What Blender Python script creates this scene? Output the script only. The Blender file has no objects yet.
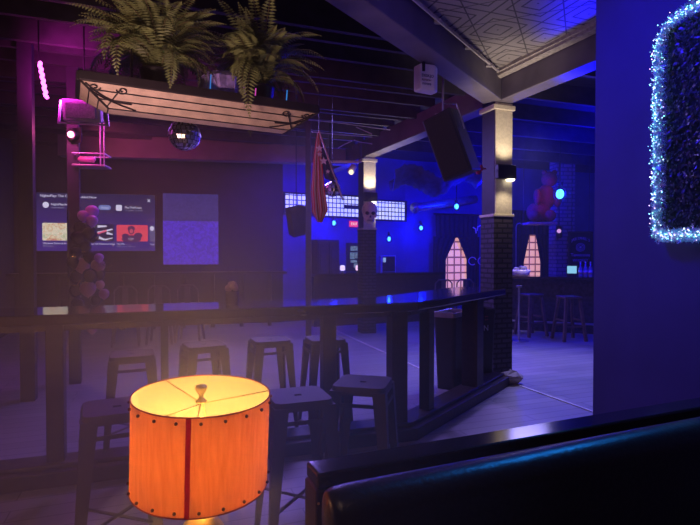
import bpy, bmesh, math, random
from mathutils import Vector, Matrix
random.seed(7)
S = bpy.context.scene
C = S.collection
PI = math.pi
R = math.radians

# ------------------------------------------------------------------ camera
F = 520.0
PITCH = R(1.0)
EYE = Vector((0, 0, 1.5))
cd = bpy.data.cameras.new('camera')
cd.sensor_width = 36.0
cd.lens = F * 36.0 / 700.0
cd.clip_start = 0.02
cam = bpy.data.objects.new('camera', cd)
cam.location = EYE
cam.rotation_euler = (PI/2 - PITCH, 0, 0)
C.objects.link(cam)
S.camera = cam

# ------------------------------------------------------------------ world, view
w = bpy.data.worlds.new('dark_world')
S.world = w
w.use_nodes = True
wn = w.node_tree.nodes
wn['Background'].inputs['Color'].default_value = (0.02, 0.012, 0.05, 1)
wn['Background'].inputs['Strength'].default_value = 0.25
hz = wn.new('ShaderNodeVolumeScatter')          # thin even scattering through the whole room
hz.inputs['Color'].default_value = (1, 1, 1, 1)
hz.inputs['Density'].default_value = 0.004
hz.inputs['Anisotropy'].default_value = 0.2
w.node_tree.links.new(hz.outputs[0], wn['World Output'].inputs['Volume'])
S.view_settings.view_transform = 'Standard'
S.view_settings.look = 'None'
S.view_settings.gamma = 1.0
S.view_settings.use_curve_mapping = False
S.view_settings.exposure = 0.0
S.cycles.use_denoising = True
S.cycles.max_bounces = 6
S.cycles.volume_bounces = 0
S.cycles.sample_clamp_indirect = 4.0

BLUE = (0.001, 0.001, 1.0)
VIOLET = (0.17, 0.11, 1.0)
MAGENTA = (1.0, 0.03, 0.75)
WARM = (1.0, 0.47, 0.14)
IVORY = (1.0, 0.82, 0.60)

def light(name, kind, loc, power, color, size=0.05, target=None, angle=60, blend=0.6):
    l = bpy.data.lights.new(name, kind)
    l.energy = power
    l.color = color
    if kind == 'AREA':
        l.size = size
    else:
        l.shadow_soft_size = size
    o = bpy.data.objects.new(name, l)
    o.location = loc
    if kind == 'SPOT':
        l.spot_size = R(angle)
        l.spot_blend = blend
    if target is not None:
        o.rotation_euler = (Vector(target) - Vector(loc)).to_track_quat('-Z', 'Y').to_euler()
    C.objects.link(o)
    return o

# unseen lights of the room, some only added as fill (the lamps one sees carry their own light below)
light('dance_floor_wash', 'SPOT', (-0.9, 7.4, 3.3), 420, (0.30, 0.20, 1.0), 0.35, (0.5, 6.2, 0), 128, 0.6)
light('passage_wash', 'SPOT', (2.6, 7.6, 3.2), 420, (0.38, 0.33, 1.0), 0.3, (2.45, 6.0, 0), 100, 0.8)
light('rail_wash', 'SPOT', (-2.6, 6.6, 3.3), 95, (0.40, 0.10, 0.80), 0.3, (-2.0, 5.6, 0), 140, 0.7)
light('blue_wall_wash', 'SPOT', (-0.6, 8.8, 3.2), 320, (0.10, 0.008, 1.0), 0.1, (-1.6, 11.2, 1.2), 95, 0.9)
light('blue_rear_wash', 'POINT', (3.2, 11.2, 2.9), 200, BLUE, 0.15)
light('blue_door_wash', 'POINT', (0.2, 10.6, 2.75), 90, BLUE, 0.1)
light('bar_wash', 'POINT', (4.3, 8.6, 3.0), 200, BLUE, 0.15)
light('beam_wash', 'SPOT', (2.55, 5.9, 2.5), 300, BLUE, 0.1, (2.6, 4.9, 3.4), 70, 0.8)
light('near_wall_wash', 'SPOT', (0.2, 3.1, 3.3), 150, (0.03, 0.012, 1.0), 0.1, (2.0, 2.7, 2.2), 110, 1.0)
light('booth_wash', 'SPOT', (1.9, 2.4, 3.3), 100, (0.01, 0.25, 1.0), 0.08, (0.85, 1.4, 1.0), 60, 0.8)
light('beam_uplight', 'SPOT', (1.82, 5.55, 2.3), 34, (1.0, 0.82, 0.62), 0.1, (1.88, 5.85, 3.3), 95, 0.8)  # added mid-air spot, brightens the beam undersides by the near column
light('far_beam_uplight', 'SPOT', (0.75, 9.0, 2.5), 30, (0.85, 0.72, 1.0), 0.1, (0.72, 8.8, 3.3), 110, 0.9)  # added mid-air spot, brightens the beam underside by the far column
light('ceiling_wash', 'SPOT', (1.55, 5.55, 2.75), 4, (1.0, 0.85, 0.62), 0.1, (1.5, 5.3, 3.6), 130, 1.0)
light('ceiling_blue', 'POINT', (0.9, 3.4, 3.1), 5, (0.10, 0.05, 1.0), 0.1)
light('trough_wash', 'SPOT', (-1.25, 2.02, 1.72), 66, (1.0, 0.60, 0.58), 0.15, (-0.80, 3.2, 2.6), 95, 0.9)  # added fill on planter and ferns, in place of the table lamp's bounce
light('front_fill', 'POINT', (0.0, -0.9, 2.9), 14, (1.0, 0.62, 0.50), 0.1)  # added unseen fill behind the camera, lifts planter, white box and booth
light('warm_fill', 'POINT', (-1.9, 0.9, 1.2), 26, (1.0, 0.40, 0.18), 0.12)  # added unseen fill that warms the stools and counter, no lamp stands here
light('flag_wash', 'SPOT', (-1.3, 4.6, 2.6), 14, (0.9, 0.18, 0.8), 0.1, (-0.3, 6.0, 2.4), 50, 0.8)  # added unseen spot that brightens the flag

# ------------------------------------------------------------------ helpers
def px(x, y, d):
    """world point seen at photo pixel x, y at distance d along the room (world Y)"""
    a = (x - 350.0) / F
    b = (262.5 - y) / F
    v = Vector((a, math.cos(PITCH) + b * math.sin(PITCH), -math.sin(PITCH) + b * math.cos(PITCH)))
    return EYE + v * (d / v.y)

def mat(name, col, rough=0.6, metal=0.0, var=0.25, scale=8.0, bump=0.0, emit=None, estr=0.0, spec=0.5, coat=0.0, stretch=None):
    m = bpy.data.materials.new(name)
    m.use_nodes = True
    nt = m.node_tree
    b = nt.nodes['Principled BSDF']
    b.inputs['Roughness'].default_value = rough
    b.inputs['Metallic'].default_value = metal
    b.inputs['Specular IOR Level'].default_value = spec
    b.inputs['Coat Weight'].default_value = coat
    tc = nt.nodes.new('ShaderNodeTexCoord')
    mp = nt.nodes.new('ShaderNodeMapping')
    if stretch:
        mp.inputs['Scale'].default_value = stretch
    nz = nt.nodes.new('ShaderNodeTexNoise')
    nz.inputs['Scale'].default_value = scale
    nz.inputs['Detail'].default_value = 4
    nt.links.new(tc.outputs['Object'], mp.inputs['Vector'])
    nt.links.new(mp.outputs[0], nz.inputs['Vector'])
    cr = nt.nodes.new('ShaderNodeValToRGB')
    cr.color_ramp.elements[0].position = 0.3
    cr.color_ramp.elements[1].position = 0.7
    lo = [max(0, c * (1 - var)) for c in col]
    hi = [min(1, c * (1 + var)) for c in col]
    cr.color_ramp.elements[0].color = (*lo, 1)
    cr.color_ramp.elements[1].color = (*hi, 1)
    nt.links.new(nz.outputs['Fac'], cr.inputs['Fac'])
    nt.links.new(cr.outputs['Color'], b.inputs['Base Color'])
    if bump:
        bp = nt.nodes.new('ShaderNodeBump')
        bp.inputs['Strength'].default_value = bump
        bp.inputs['Distance'].default_value = 0.02
        nt.links.new(nz.outputs['Fac'], bp.inputs['Height'])
        nt.links.new(bp.outputs[0], b.inputs['Normal'])
    if emit:
        b.inputs['Emission Color'].default_value = (*emit, 1)
        b.inputs['Emission Strength'].default_value = estr
    return m

def emis(name, col, s):
    m = bpy.data.materials.new(name)
    m.use_nodes = True
    nt = m.node_tree
    nt.nodes.remove(nt.nodes['Principled BSDF'])
    e = nt.nodes.new('ShaderNodeEmission')
    e.inputs[0].default_value = (*col, 1)
    e.inputs[1].default_value = s
    nt.links.new(e.outputs[0], nt.nodes['Material Output'].inputs[0])
    return m

def brick_mat(name, c1, c2, mortar, scale, bw=0.5, rh=0.25, msize=0.02, rough=0.7, emit=0.0, bump=0.5, offset=0.5, flat=False):
    """brick, block or tile grid in the object's own x and z (flat: x and y)"""
    m = bpy.data.materials.new(name)
    m.use_nodes = True
    nt = m.node_tree
    b = nt.nodes['Principled BSDF']
    b.inputs['Roughness'].default_value = rough
    tc = nt.nodes.new('ShaderNodeTexCoord')
    sp = nt.nodes.new('ShaderNodeSeparateXYZ')
    cb = nt.nodes.new('ShaderNodeCombineXYZ')
    nt.links.new(tc.outputs['Object'], sp.inputs[0])
    if flat:
        nt.links.new(sp.outputs['X'], cb.inputs['X'])
        nt.links.new(sp.outputs['Y'], cb.inputs['Y'])
    else:
        ad = nt.nodes.new('ShaderNodeMath')
        ad.operation = 'ADD'
        nt.links.new(sp.outputs['X'], ad.inputs[0])
        nt.links.new(sp.outputs['Y'], ad.inputs[1])
        nt.links.new(ad.outputs[0], cb.inputs['X'])
        nt.links.new(sp.outputs['Z'], cb.inputs['Y'])
    br = nt.nodes.new('ShaderNodeTexBrick')
    br.offset = offset
    br.inputs['Color1'].default_value = (*c1, 1)
    br.inputs['Color2'].default_value = (*c2, 1)
    br.inputs['Mortar'].default_value = (*mortar, 1)
    br.inputs['Scale'].default_value = scale
    br.inputs['Brick Width'].default_value = bw
    br.inputs['Row Height'].default_value = rh
    br.inputs['Mortar Size'].default_value = msize
    nt.links.new(cb.outputs[0], br.inputs['Vector'])
    nt.links.new(br.outputs['Color'], b.inputs['Base Color'])
    if emit:
        nt.links.new(br.outputs['Color'], b.inputs['Emission Color'])
        b.inputs['Emission Strength'].default_value = emit
    if bump:
        bp = nt.nodes.new('ShaderNodeBump')
        bp.inputs['Strength'].default_value = bump
        bp.inputs['Distance'].default_value = 0.02
        iv = nt.nodes.new('ShaderNodeMath')
        iv.operation = 'SUBTRACT'
        iv.inputs[0].default_value = 1.0
        nt.links.new(br.outputs['Fac'], iv.inputs[1])
        nt.links.new(iv.outputs[0], bp.inputs['Height'])
        nt.links.new(bp.outputs[0], b.inputs['Normal'])
    return m

class MB:
    def __init__(s):
        s.v = []
        s.f = []
    def add(s, verts, faces):
        n = len(s.v)
        s.v += [tuple(p) for p in verts]
        s.f += [tuple(i + n for i in f) for f in faces]
        return s
    def box(s, c, size, rot=None):
        hx, hy, hz_ = size[0]/2, size[1]/2, size[2]/2
        vs = [Vector((x*hx, y*hy, z*hz_)) for z in (-1, 1) for y in (-1, 1) for x in (-1, 1)]
        if rot is not None:
            vs = [rot @ p for p in vs]
        c = Vector(c)
        return s.add([p + c for p in vs], [(0,2,3,1),(4,5,7,6),(0,1,5,4),(2,6,7,3),(0,4,6,2),(1,3,7,5)])
    def beam(s, p0, p1, wd, ht, w1=None, h1=None):
        """bar from p0 to p1 with section wd (sideways) by ht (up)"""
        p0, p1 = Vector(p0), Vector(p1)
        d = (p1 - p0).normalized()
        up = Vector((0, 0, 1)) if abs(d.z) < 0.95 else Vector((0, 1, 0))
        sx = d.cross(up).normalized()
        sz = sx.cross(d).normalized()
        vs = []
        for p, a, b in ((p0, wd, ht), (p1, w1 or wd, h1 or ht)):
            for q, t in ((-1,-1),(1,-1),(1,1),(-1,1)):
                vs.append(p + sx*q*a/2 + sz*t*b/2)
        return s.add(vs, [(0,1,2,3),(7,6,5,4),(0,4,5,1),(1,5,6,2),(2,6,7,3),(3,7,4,0)])
    def prism(s, poly, z0, z1):
        n = len(poly)
        vs = [(p[0], p[1], z0) for p in poly] + [(p[0], p[1], z1) for p in poly]
        fs = [tuple(reversed(range(n))), tuple(range(n, 2*n))]
        fs += [(i, (i+1) % n, n + (i+1) % n, n + i) for i in range(n)]
        return s.add(vs, fs)
    def tube(s, pts, r, n=8, cap=True):
        pts = [Vector(p) for p in pts]
        rs = r if isinstance(r, (list, tuple)) else [r]*len(pts)
        vs, fs = [], []
        ref = None
        for i, p in enumerate(pts):
            d = (pts[min(i+1, len(pts)-1)] - pts[max(i-1, 0)]).normalized()
            if ref is None:
                ref = Vector((0, 0, 1)) if abs(d.z) < 0.9 else Vector((1, 0, 0))
            a = d.cross(ref)
            if a.length < 1e-4:
                a = d.cross(Vector((0, 1, 0.3)))
            a.normalize()
            b = a.cross(d).normalized()
            ref = b
            for k in range(n):
                t = 2*PI*k/n
                vs.append(p + (a*math.cos(t) + b*math.sin(t))*rs[i])
        for i in range(len(pts)-1):
            for k in range(n):
                fs.append((i*n+k, i*n+(k+1) % n, (i+1)*n+(k+1) % n, (i+1)*n+k))
        if cap:
            fs.append(tuple(reversed(range(n))))
            fs.append(tuple(range((len(pts)-1)*n, len(pts)*n)))
        return s.add(vs, fs)
    def lathe(s, prof, n=24, c=(0, 0, 0), sx=1.0, sy=1.0):
        vs, fs = [], []
        for r, z in prof:
            for k in range(n):
                t = 2*PI*k/n
                vs.append((c[0]+r*sx*math.cos(t), c[1]+r*sy*math.sin(t), c[2]+z))
        m = len(prof)
        for i in range(m-1):
            for k in range(n):
                fs.append((i*n+k, i*n+(k+1) % n, (i+1)*n+(k+1) % n, (i+1)*n+k))
        if prof[0][0] > 1e-5:
            fs.append(tuple(reversed(range(n))))
        if prof[-1][0] > 1e-5:
            fs.append(tuple(range((m-1)*n, m*n)))
        return s.add(vs, fs)
    def ball(s, c, r, n=16, m=10, sq=(1, 1, 1)):
        prof = [(max(1e-6, math.sin(PI*i/m)), -math.cos(PI*i/m)) for i in range(m+1)]
        vs, fs = [], []
        for a, z in prof:
            for k in range(n):
                t = 2*PI*k/n
                vs.append((c[0]+r*sq[0]*a*math.cos(t), c[1]+r*sq[1]*a*math.sin(t), c[2]+r*sq[2]*z))
        for i in range(m):
            for k in range(n):
                fs.append((i*n+k, i*n+(k+1) % n, (i+1)*n+(k+1) % n, (i+1)*n+k))
        return s.add(vs, fs)
    def build(s, name, m, parent=None, smooth=False, bevel=0.0, loc=None, rot=None):
        me = bpy.data.meshes.new(name)
        me.from_pydata(s.v, [], s.f)
        me.validate()
        if smooth:
            for p in me.polygons:
                p.use_smooth = True
        bm = bmesh.new()
        bm.from_mesh(me)
        bmesh.ops.recalc_face_normals(bm, faces=bm.faces)
        bm.to_mesh(me)
        bm.free()
        me.materials.append(m)
        o = bpy.data.objects.new(name, me)
        C.objects.link(o)
        if parent is not None:
            o.parent = parent
        if loc is not None:
            o.location = loc
        if rot is not None:
            o.rotation_euler = rot
        if bevel:
            md = o.modifiers.new('bevel', 'BEVEL')
            md.width = bevel
            md.segments = 2
            md.limit_method = 'ANGLE'
        return o

def tag(o, label, cat, group=None, kind=None):
    o['label'] = label
    o['category'] = cat
    if group:
        o['group'] = group
    if kind:
        o['kind'] = kind
    return o

def thing(name, label, cat, loc=(0, 0, 0), rz=0.0, group=None):
    o = bpy.data.objects.new(name, None)
    o.empty_display_size = 0.1
    C.objects.link(o)
    o.location = loc
    o.rotation_euler = (0, 0, rz)
    return tag(o, label, cat, group)

def struct(o):
    o['kind'] = 'structure'
    return o

def copy_tree(o, parent=None):
    c = o.copy()
    C.objects.link(c)
    if parent is not None:
        c.parent = parent
    for ch in [k for k in S.objects if k.parent == o]:
        copy_tree(ch, c)
    return c

def text(name, s, size, m, parent, loc, rot=(PI/2, 0, 0), align='LEFT', width=None):
    cu = bpy.data.curves.new(name, 'FONT')
    cu.body = s
    cu.size = size
    cu.align_x = align
    cu.extrude = 0.0015
    cu.materials.append(m)
    tmp = bpy.data.objects.new(name, cu)
    C.objects.link(tmp)
    bpy.context.view_layer.update()
    me = bpy.data.meshes.new_from_object(tmp.evaluated_get(bpy.context.evaluated_depsgraph_get()))
    bpy.data.objects.remove(tmp)
    o = bpy.data.objects.new(name, me)
    C.objects.link(o)
    o.parent = parent
    o.location = loc
    o.rotation_euler = rot
    return o

def roundrect(wd, ht, r, n=5, cx=0, cy=0):
    out = []
    for qx, qy, a0 in ((1, 1, 0), (-1, 1, 90), (-1, -1, 180), (1, -1, 270)):
        for k in range(n+1):
            a = R(a0 + 90*k/n)
            out.append((cx + qx*(wd/2 - r) + r*math.cos(a), cy + qy*(ht/2 - r) + r*math.sin(a)))
    return out

def dir2(deg):
    return Vector((math.cos(R(deg)), math.sin(R(deg)), 0))

# ------------------------------------------------------------------ materials
M = dict(
    black_wall=mat('black wall paint', (0.035, 0.022, 0.045), 0.75, var=0.25, scale=3),
    near_wall=mat('near wall paint', (0.055, 0.06, 0.17), 0.8, var=0.12, scale=2),
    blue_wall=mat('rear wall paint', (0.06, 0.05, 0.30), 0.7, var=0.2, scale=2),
    dark_ceiling=mat('dark ceiling board', (0.025, 0.022, 0.03), 0.85, var=0.4, scale=4, stretch=(1, 6, 1)),
    joist=mat('joist timber', (0.045, 0.035, 0.045), 0.75, var=0.3, scale=6),
    beam=mat('beam timber', (0.13, 0.11, 0.13), 0.6, var=0.25, scale=3),
    dark_wood=mat('dark stained wood', (0.035, 0.022, 0.018), 0.45, var=0.4, scale=5, bump=0.1, stretch=(1, 6, 6)),
    gloss_wood=mat('lacquered wood top', (0.04, 0.026, 0.022), 0.10, var=0.3, scale=4, spec=0.6, coat=0.3),
    gunmetal=mat('gunmetal', (0.055, 0.042, 0.04), 0.6, 0.1, var=0.2, scale=10),
    black_metal=mat('black metal', (0.02, 0.02, 0.022), 0.45, 0.5, var=0.2, scale=10),
    black=mat('black plastic', (0.015, 0.014, 0.018), 0.5, var=0.3, scale=10),
    pale_metal=mat('pale painted metal', (0.75, 0.72, 0.72), 0.45, 0.1, var=0.1, scale=12),
    steel=mat('steel', (0.6, 0.6, 0.62), 0.3, 0.9, var=0.1),
    brass=mat('brass', (0.95, 0.66, 0.22), 0.45, 1.0, var=0.1),
    vinyl=mat('black vinyl', (0.018, 0.017, 0.022), 0.33, var=0.3, scale=90, bump=0.08, spec=0.6),
    bark_wood=mat('brown wood edge', (0.22, 0.11, 0.04), 0.4, var=0.3, scale=6, stretch=(8, 8, 1)),
    cream_paint=mat('cream painted plaster', (0.62, 0.55, 0.42), 0.75, var=0.12, scale=40, bump=0.15),
    dark_paint=mat('dark paint', (0.03, 0.02, 0.035), 0.6, var=0.3),
    stone=mat('pale rock', (0.45, 0.42, 0.40), 0.8, var=0.3, scale=12, bump=0.5),
    brick=brick_mat('dark brick', (0.08, 0.06, 0.09), (0.045, 0.035, 0.06), (0.012, 0.01, 0.015), 1.0, 0.15, 0.06, 0.012, bump=1.0),
    rear_brick=brick_mat('rear brick', (0.30, 0.22, 0.30), (0.22, 0.15, 0.24), (0.10, 0.08, 0.14), 1.0, 0.24, 0.09, 0.014, bump=0.6),
)

# ------------------------------------------------------------------ setting: floor, ceilings, walls
ROOM = 20.5                                   # the room's grid is turned this much to the camera
U = dir2(ROOM)
V = dir2(ROOM + 90)
COL_A = Vector((1.79, 6.36, 0))
COL_B = Vector((0.32, 9.87, 0))
BEAM_Z = 3.3

def floor_mat():
    m = bpy.data.materials.new('worn plank floor')
    m.use_nodes = True
    nt = m.node_tree
    b = nt.nodes['Principled BSDF']
    tc = nt.nodes.new('ShaderNodeTexCoord')
    mp = nt.nodes.new('ShaderNodeMapping')
    mp.inputs['Rotation'].default_value = (0, 0, -R(ROOM))
    nt.links.new(tc.outputs['Object'], mp.inputs['Vector'])
    br = nt.nodes.new('ShaderNodeTexBrick')
    br.inputs['Scale'].default_value = 1.0
    br.inputs['Brick Width'].default_value = 1.6
    br.inputs['Row Height'].default_value = 0.14
    br.inputs['Mortar Size'].default_value = 0.004
    br.inputs['Color1'].default_value = (0.30, 0.27, 0.28, 1)
    br.inputs['Color2'].default_value = (0.24, 0.215, 0.225, 1)
    br.inputs['Mortar'].default_value = (0.08, 0.07, 0.08, 1)
    nt.links.new(mp.outputs[0], br.inputs['Vector'])
    nz = nt.nodes.new('ShaderNodeTexNoise')
    nz.inputs['Scale'].default_value = 1.3
    nz.inputs['Detail'].default_value = 6
    nt.links.new(mp.outputs[0], nz.inputs['Vector'])
    mx = nt.nodes.new('ShaderNodeMix')
    mx.data_type = 'RGBA'
    mx.blend_type = 'MULTIPLY'
    mx.inputs[0].default_value = 0.55
    nt.links.new(br.outputs['Color'], mx.inputs[6])
    nt.links.new(nz.outputs['Color'], mx.inputs[7])
    hs = nt.nodes.new('ShaderNodeHueSaturation')
    hs.inputs['Saturation'].default_value = 0.3
    hs.inputs['Value'].default_value = 1.5
    nt.links.new(mx.outputs[2], hs.inputs['Color'])
    nt.links.new(hs.outputs[0], b.inputs['Base Color'])
    rr = nt.nodes.new('ShaderNodeMapRange')
    rr.inputs[3].default_value = 0.30
    rr.inputs[4].default_value = 0.55
    nt.links.new(nz.outputs['Fac'], rr.inputs[0])
    nt.links.new(rr.outputs[0], b.inputs['Roughness'])
    return m

struct(MB().prism([(-9, -1.5), (10, -1.5), (10, 17), (-9, 17)], -0.1, 0).build('floor', floor_mat()))
struct(MB().prism([(-9, -1.5), (10, -1.5), (10, 17), (-9, 17)], 3.82, 3.9).build('ceiling', M['dark_ceiling']))

def wall(name, p0, p1, m, th=0.15, z1=3.82, side=1):
    """wall along p0 -> p1, its thickness away from the room"""
    p0, p1 = Vector((*p0, 0)), Vector((*p1, 0))
    d = (p1 - p0)
    L = d.length
    o = MB().box((L/2, th/2*side, z1/2), (L, th, z1)).build(name, m)
    o.location = p0
    o.rotation_euler = (0, 0, math.atan2(d.y, d.x))
    return struct(o)

BW0 = Vector((-5.05, 10.5, 0))                 # back wall: a point and its direction
BWD = Vector((0.975, 0.222, 0)).normalized()
BWA = math.atan2(BWD.y, BWD.x)
def on_back(x):
    """the point of the back wall under photo column x"""
    k = (x - 350)/F
    t = (k*BW0.y - BW0.x)/(BWD.x - k*BWD.y)
    return BW0 + BWD*t
Q0 = on_back(283)
Q1 = Vector((1.375, 13.0, 0))
Q2 = Vector((7.6, 15.3, 0))
wl = BW0 - BWD*1.55
wall('wall_back', wl.xy, Q0.xy, M['black_wall'])
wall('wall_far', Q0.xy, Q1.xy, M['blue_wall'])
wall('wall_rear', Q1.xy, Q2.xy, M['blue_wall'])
wall('wall_left', (wl + Vector((0.36, -0.93, 0))*11.5).xy, wl.xy, M['black_wall'])
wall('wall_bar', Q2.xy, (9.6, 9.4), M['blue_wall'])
W0 = Vector((1.69, 3.6, 0))                    # the near wall on the right
WD = Vector((0.25, -0.97, 0)).normalized()
WN = Vector((-WD.y, WD.x, 0)) * -1             # towards the room
if WN.x > 0: WN = -WN
wall('wall_right', W0.xy, (W0 + WD*4.9).xy, M['near_wall'], th=0.2, side=1)
WDA = math.atan2(WD.y, WD.x)

# floor strips
def strip(n, a, b):
    struct(MB().beam(a + Vector((0,0,0.004)), b + Vector((0,0,0.004)), 0.03, 0.008).build(n, mat('floor strip metal', (0.7, 0.66, 0.62), 0.5, 0.1)))
def ground(x, y):
    v = px(x, y, 1.0) - EYE
    return EYE + v * (EYE.z / -v.z)
g0, g1 = ground(337, 331), ground(405, 362)
strip('trim_1', g0, g0 + (g1-g0)*1.25)
g0, g1 = ground(506, 381), ground(593, 412)
strip('trim_2', g0, g0 + (g1-g0)*1.6)

# beams
B1D = Vector((-0.57, -0.82, 0)).normalized()
ABD = (COL_B - COL_A).normalized()
def beam(name, a, b, wd, z0, z1, m):
    a, b = Vector((a.x, a.y, (z0+z1)/2)), Vector((b.x, b.y, (z0+z1)/2))
    L = (b-a).length
    o = MB().box((L/2, 0, 0), (L, wd, z1-z0)).build(name, m, bevel=0.01)
    o.location = a
    o.rotation_euler = (0, 0, math.atan2(b.y-a.y, b.x-a.x))
    return struct(o)
beam('beam_over_rail', COL_A + B1D*0.16, COL_A + B1D*8.0, 0.24, BEAM_Z, BEAM_Z+0.30, M['beam'])
beam('beam_between_columns', COL_A + ABD*0.14, COL_B, 0.22, BEAM_Z, BEAM_Z+0.32, M['beam'])
beam('beam_to_wall', COL_A, COL_A - ABD*4.2, 0.22, BEAM_Z, BEAM_Z+0.30, M['beam'])
beam('beam_past_column', COL_B + ABD*0.15, COL_B + ABD*3.0, 0.22, BEAM_Z, BEAM_Z+0.32, M['beam'])
# the long drop beam in front of the back wall
s0, s1 = px(60, 150, 9.6), px(345, 160, 10.5)
sb = MB().beam(Vector((s0.x, s0.y, 3.48)), Vector((s1.x, s1.y, 3.48)), 0.25, 0.40).build('beam_back', mat('drop beam paint', (0.17, 0.11, 0.13), 0.65, var=0.2, scale=3), bevel=0.01)
struct(sb)

# tin ceiling panels between the beams
def tin_mat():
    m = bpy.data.materials.new('pressed tin ceiling')
    m.use_nodes = True
    nt = m.node_tree
    b = nt.nodes['Principled BSDF']
    b.inputs['Base Color'].default_value = (0.40, 0.37, 0.34, 1)
    b.inputs['Roughness'].default_value = 0.55
    b.inputs['Metallic'].default_value = 0.1
    tc = nt.nodes.new('ShaderNodeTexCoord')
    mp = nt.nodes.new('ShaderNodeMapping')
    mp.inputs['Rotation'].default_value = (0, 0, -R(ROOM))
    nt.links.new(tc.outputs['Object'], mp.inputs[0])
    sp = nt.nodes.new('ShaderNodeSeparateXYZ')
    nt.links.new(mp.outputs[0], sp.inputs[0])
    def math_(op, a, bb=None):
        n = nt.nodes.new('ShaderNodeMath')
        n.operation = op
        for i, q in enumerate((a, bb)):
            if q is None: continue
            if isinstance(q, (int, float)): n.inputs[i].default_value = q
            else: nt.links.new(q, n.inputs[i])
        return n.outputs[0]
    T = 0.55                                   # squares inside squares, pressed in steps
    fx = math_('ABSOLUTE', math_('SUBTRACT', math_('FRACT', math_('DIVIDE', sp.outputs['X'], T)), 0.5))
    fy = math_('ABSOLUTE', math_('SUBTRACT', math_('FRACT', math_('DIVIDE', sp.outputs['Y'], T)), 0.5))
    r = math_('MAXIMUM', fx, fy)
    line1 = math_('LESS_THAN', math_('PINGPONG', r, 0.0833), 0.016)
    line2 = math_('LESS_THAN', math_('PINGPONG', math_('ADD', fx, fy), 0.25), 0.016)
    h = math_('SUBTRACT', 1.0, math_('MAXIMUM', line1, line2))
    bp = nt.nodes.new('ShaderNodeBump')
    bp.inputs['Strength'].default_value = 0.8
    bp.inputs['Distance'].default_value = 0.03
    nt.links.new(h, bp.inputs['Height'])
    nt.links.new(bp.outputs[0], b.inputs['Normal'])
    mx = nt.nodes.new('ShaderNodeMix'); mx.data_type = 'RGBA'
    mx.inputs[6].default_value = (0.06, 0.05, 0.055, 1)      # darker along the grooves
    mx.inputs[7].default_value = (0.31, 0.28, 0.26, 1)
    nt.links.new(h, mx.inputs[0])
    nt.links.new(mx.outputs[2], b.inputs['Base Color'])
    return m
nb = Vector((-B1D.y, B1D.x, 0))
tin = MB().prism([(1.80, 6.25), (-2.95, -0.6), (4.6, -0.6), (3.35, 2.5)], 3.6, 3.64).build('ceiling_tin', tin_mat())
struct(tin)
# plaster cove along the beam to the wall, gas pipe along the diagonal beam
cv = MB()
a = COL_A - ABD*0.25 + Vector((-0.17, -0.05, 0)); b = COL_A - ABD*4.0 + Vector((-0.17, -0.05, 0))
cv.beam(Vector((a.x, a.y, 3.57)), Vector((b.x, b.y, 3.57)), 0.10, 0.06)
cv.beam(Vector((a.x-0.05, a.y, 3.585)), Vector((b.x-0.05, b.y, 3.585)), 0.06, 0.03)
struct(cv.build('trim_3', mat('cove plaster', (0.36, 0.32, 0.30), 0.7, var=0.3, scale=30, bump=0.3)))
side = Vector((0.82, -0.57, 0))
cp = MB()
a = COL_A + B1D*0.45 + side*0.165; b = COL_A + B1D*4.2 + side*0.165
cp.tube([Vector((a.x, a.y, 3.555)), Vector((b.x, b.y, 3.555))], 0.014)
a2 = COL_A + B1D*0.95 + side*0.19; b2 = COL_A + B1D*3.4 + side*0.19
cp.tube([Vector((a2.x, a2.y, 3.52)), Vector((b2.x, b2.y, 3.52))], 0.009)
for t in (0.7, 1.3, 2.0, 2.8):
    q = COL_A + B1D*t + side*0.15
    cp.box((q.x, q.y, 3.55), (0.06, 0.06, 0.03))
tag(cp.build('conduit', mat('conduit paint', (0.42, 0.38, 0.40), 0.45, 0.3)), 'pair of thin conduits clipped along the side of the diagonal ceiling beam', 'pipe')

# joists over the left of the room, end on the diagonal beam or on the beam between the columns
def cross2(p, d, a, e):
    den = d.x*e.y - d.y*e.x
    q = a - p
    return (q.x*e.y - q.y*e.x)/den, (q.x*d.y - q.y*d.x)/den
k = 0
for i in range(-3, 23):
    p = Vector((-5.2, 1.6, 0)) + V*(0.42*i)
    t, s_ = cross2(p, U, COL_A, B1D)
    if s_ < 0:
        t, s_ = cross2(p, U, COL_A, ABD)
    if t < 0.6: continue
    t -= 0.05
    a, b = p - U*1.2, p + U*t
    dp = 0.20 if i % 3 else 0.27
    z = 3.82
    o = MB().beam(Vector((a.x, a.y, z-dp/2)), Vector((b.x, b.y, z-dp/2)), 0.055, dp).build('joist', M['joist'])
    struct(o)
for i in range(9):                              # and beyond the beam to the wall
    p = COL_A - ABD*3.4 + ABD*(0.95*i) + U*0.15
    b = p + U*6.0
    struct(MB().beam(Vector((p.x, p.y, 3.70)), Vector((b.x, b.y, 3.70)), 0.06, 0.24).build('joist', M['joist']))

# columns
def column(c, sconce_label, name, brick_top, zs):
    st = bpy.data.objects.new(name, None)
    C.objects.link(st)
    st.location = c
    st.rotation_euler = (0, 0, R(ROOM))
    st['kind'] = 'structure'
    s = 0.25
    MB().box((0, 0, (brick_top+BEAM_Z)/2), (s, s, BEAM_Z-brick_top)).build('shaft', M['dark_paint'], st)  # dark colour carries the shade of the unlit sides
    MB().box((0.0, -s/2-0.006, (brick_top+BEAM_Z)/2), (s-0.01, 0.014, BEAM_Z-brick_top-0.02)).build('lit_face', M['cream_paint'], st)
    MB().box((0, 0, BEAM_Z-0.06), (s+0.06, s+0.06, 0.06)).build('capital', M['cream_paint'], st, bevel=0.01)
    MB().box((0, 0, brick_top/2), (s+0.02, s+0.02, brick_top)).build('brick_base', M['brick'], st)
    MB().box((0, 0, brick_top+0.01), (s+0.05, s+0.05, 0.035)).build('ledge', M['cream_paint'], st, bevel=0.008)
    return st
column(COL_A, '', 'column_near', 1.5 + (253-216)*6.25/F, None)
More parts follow.
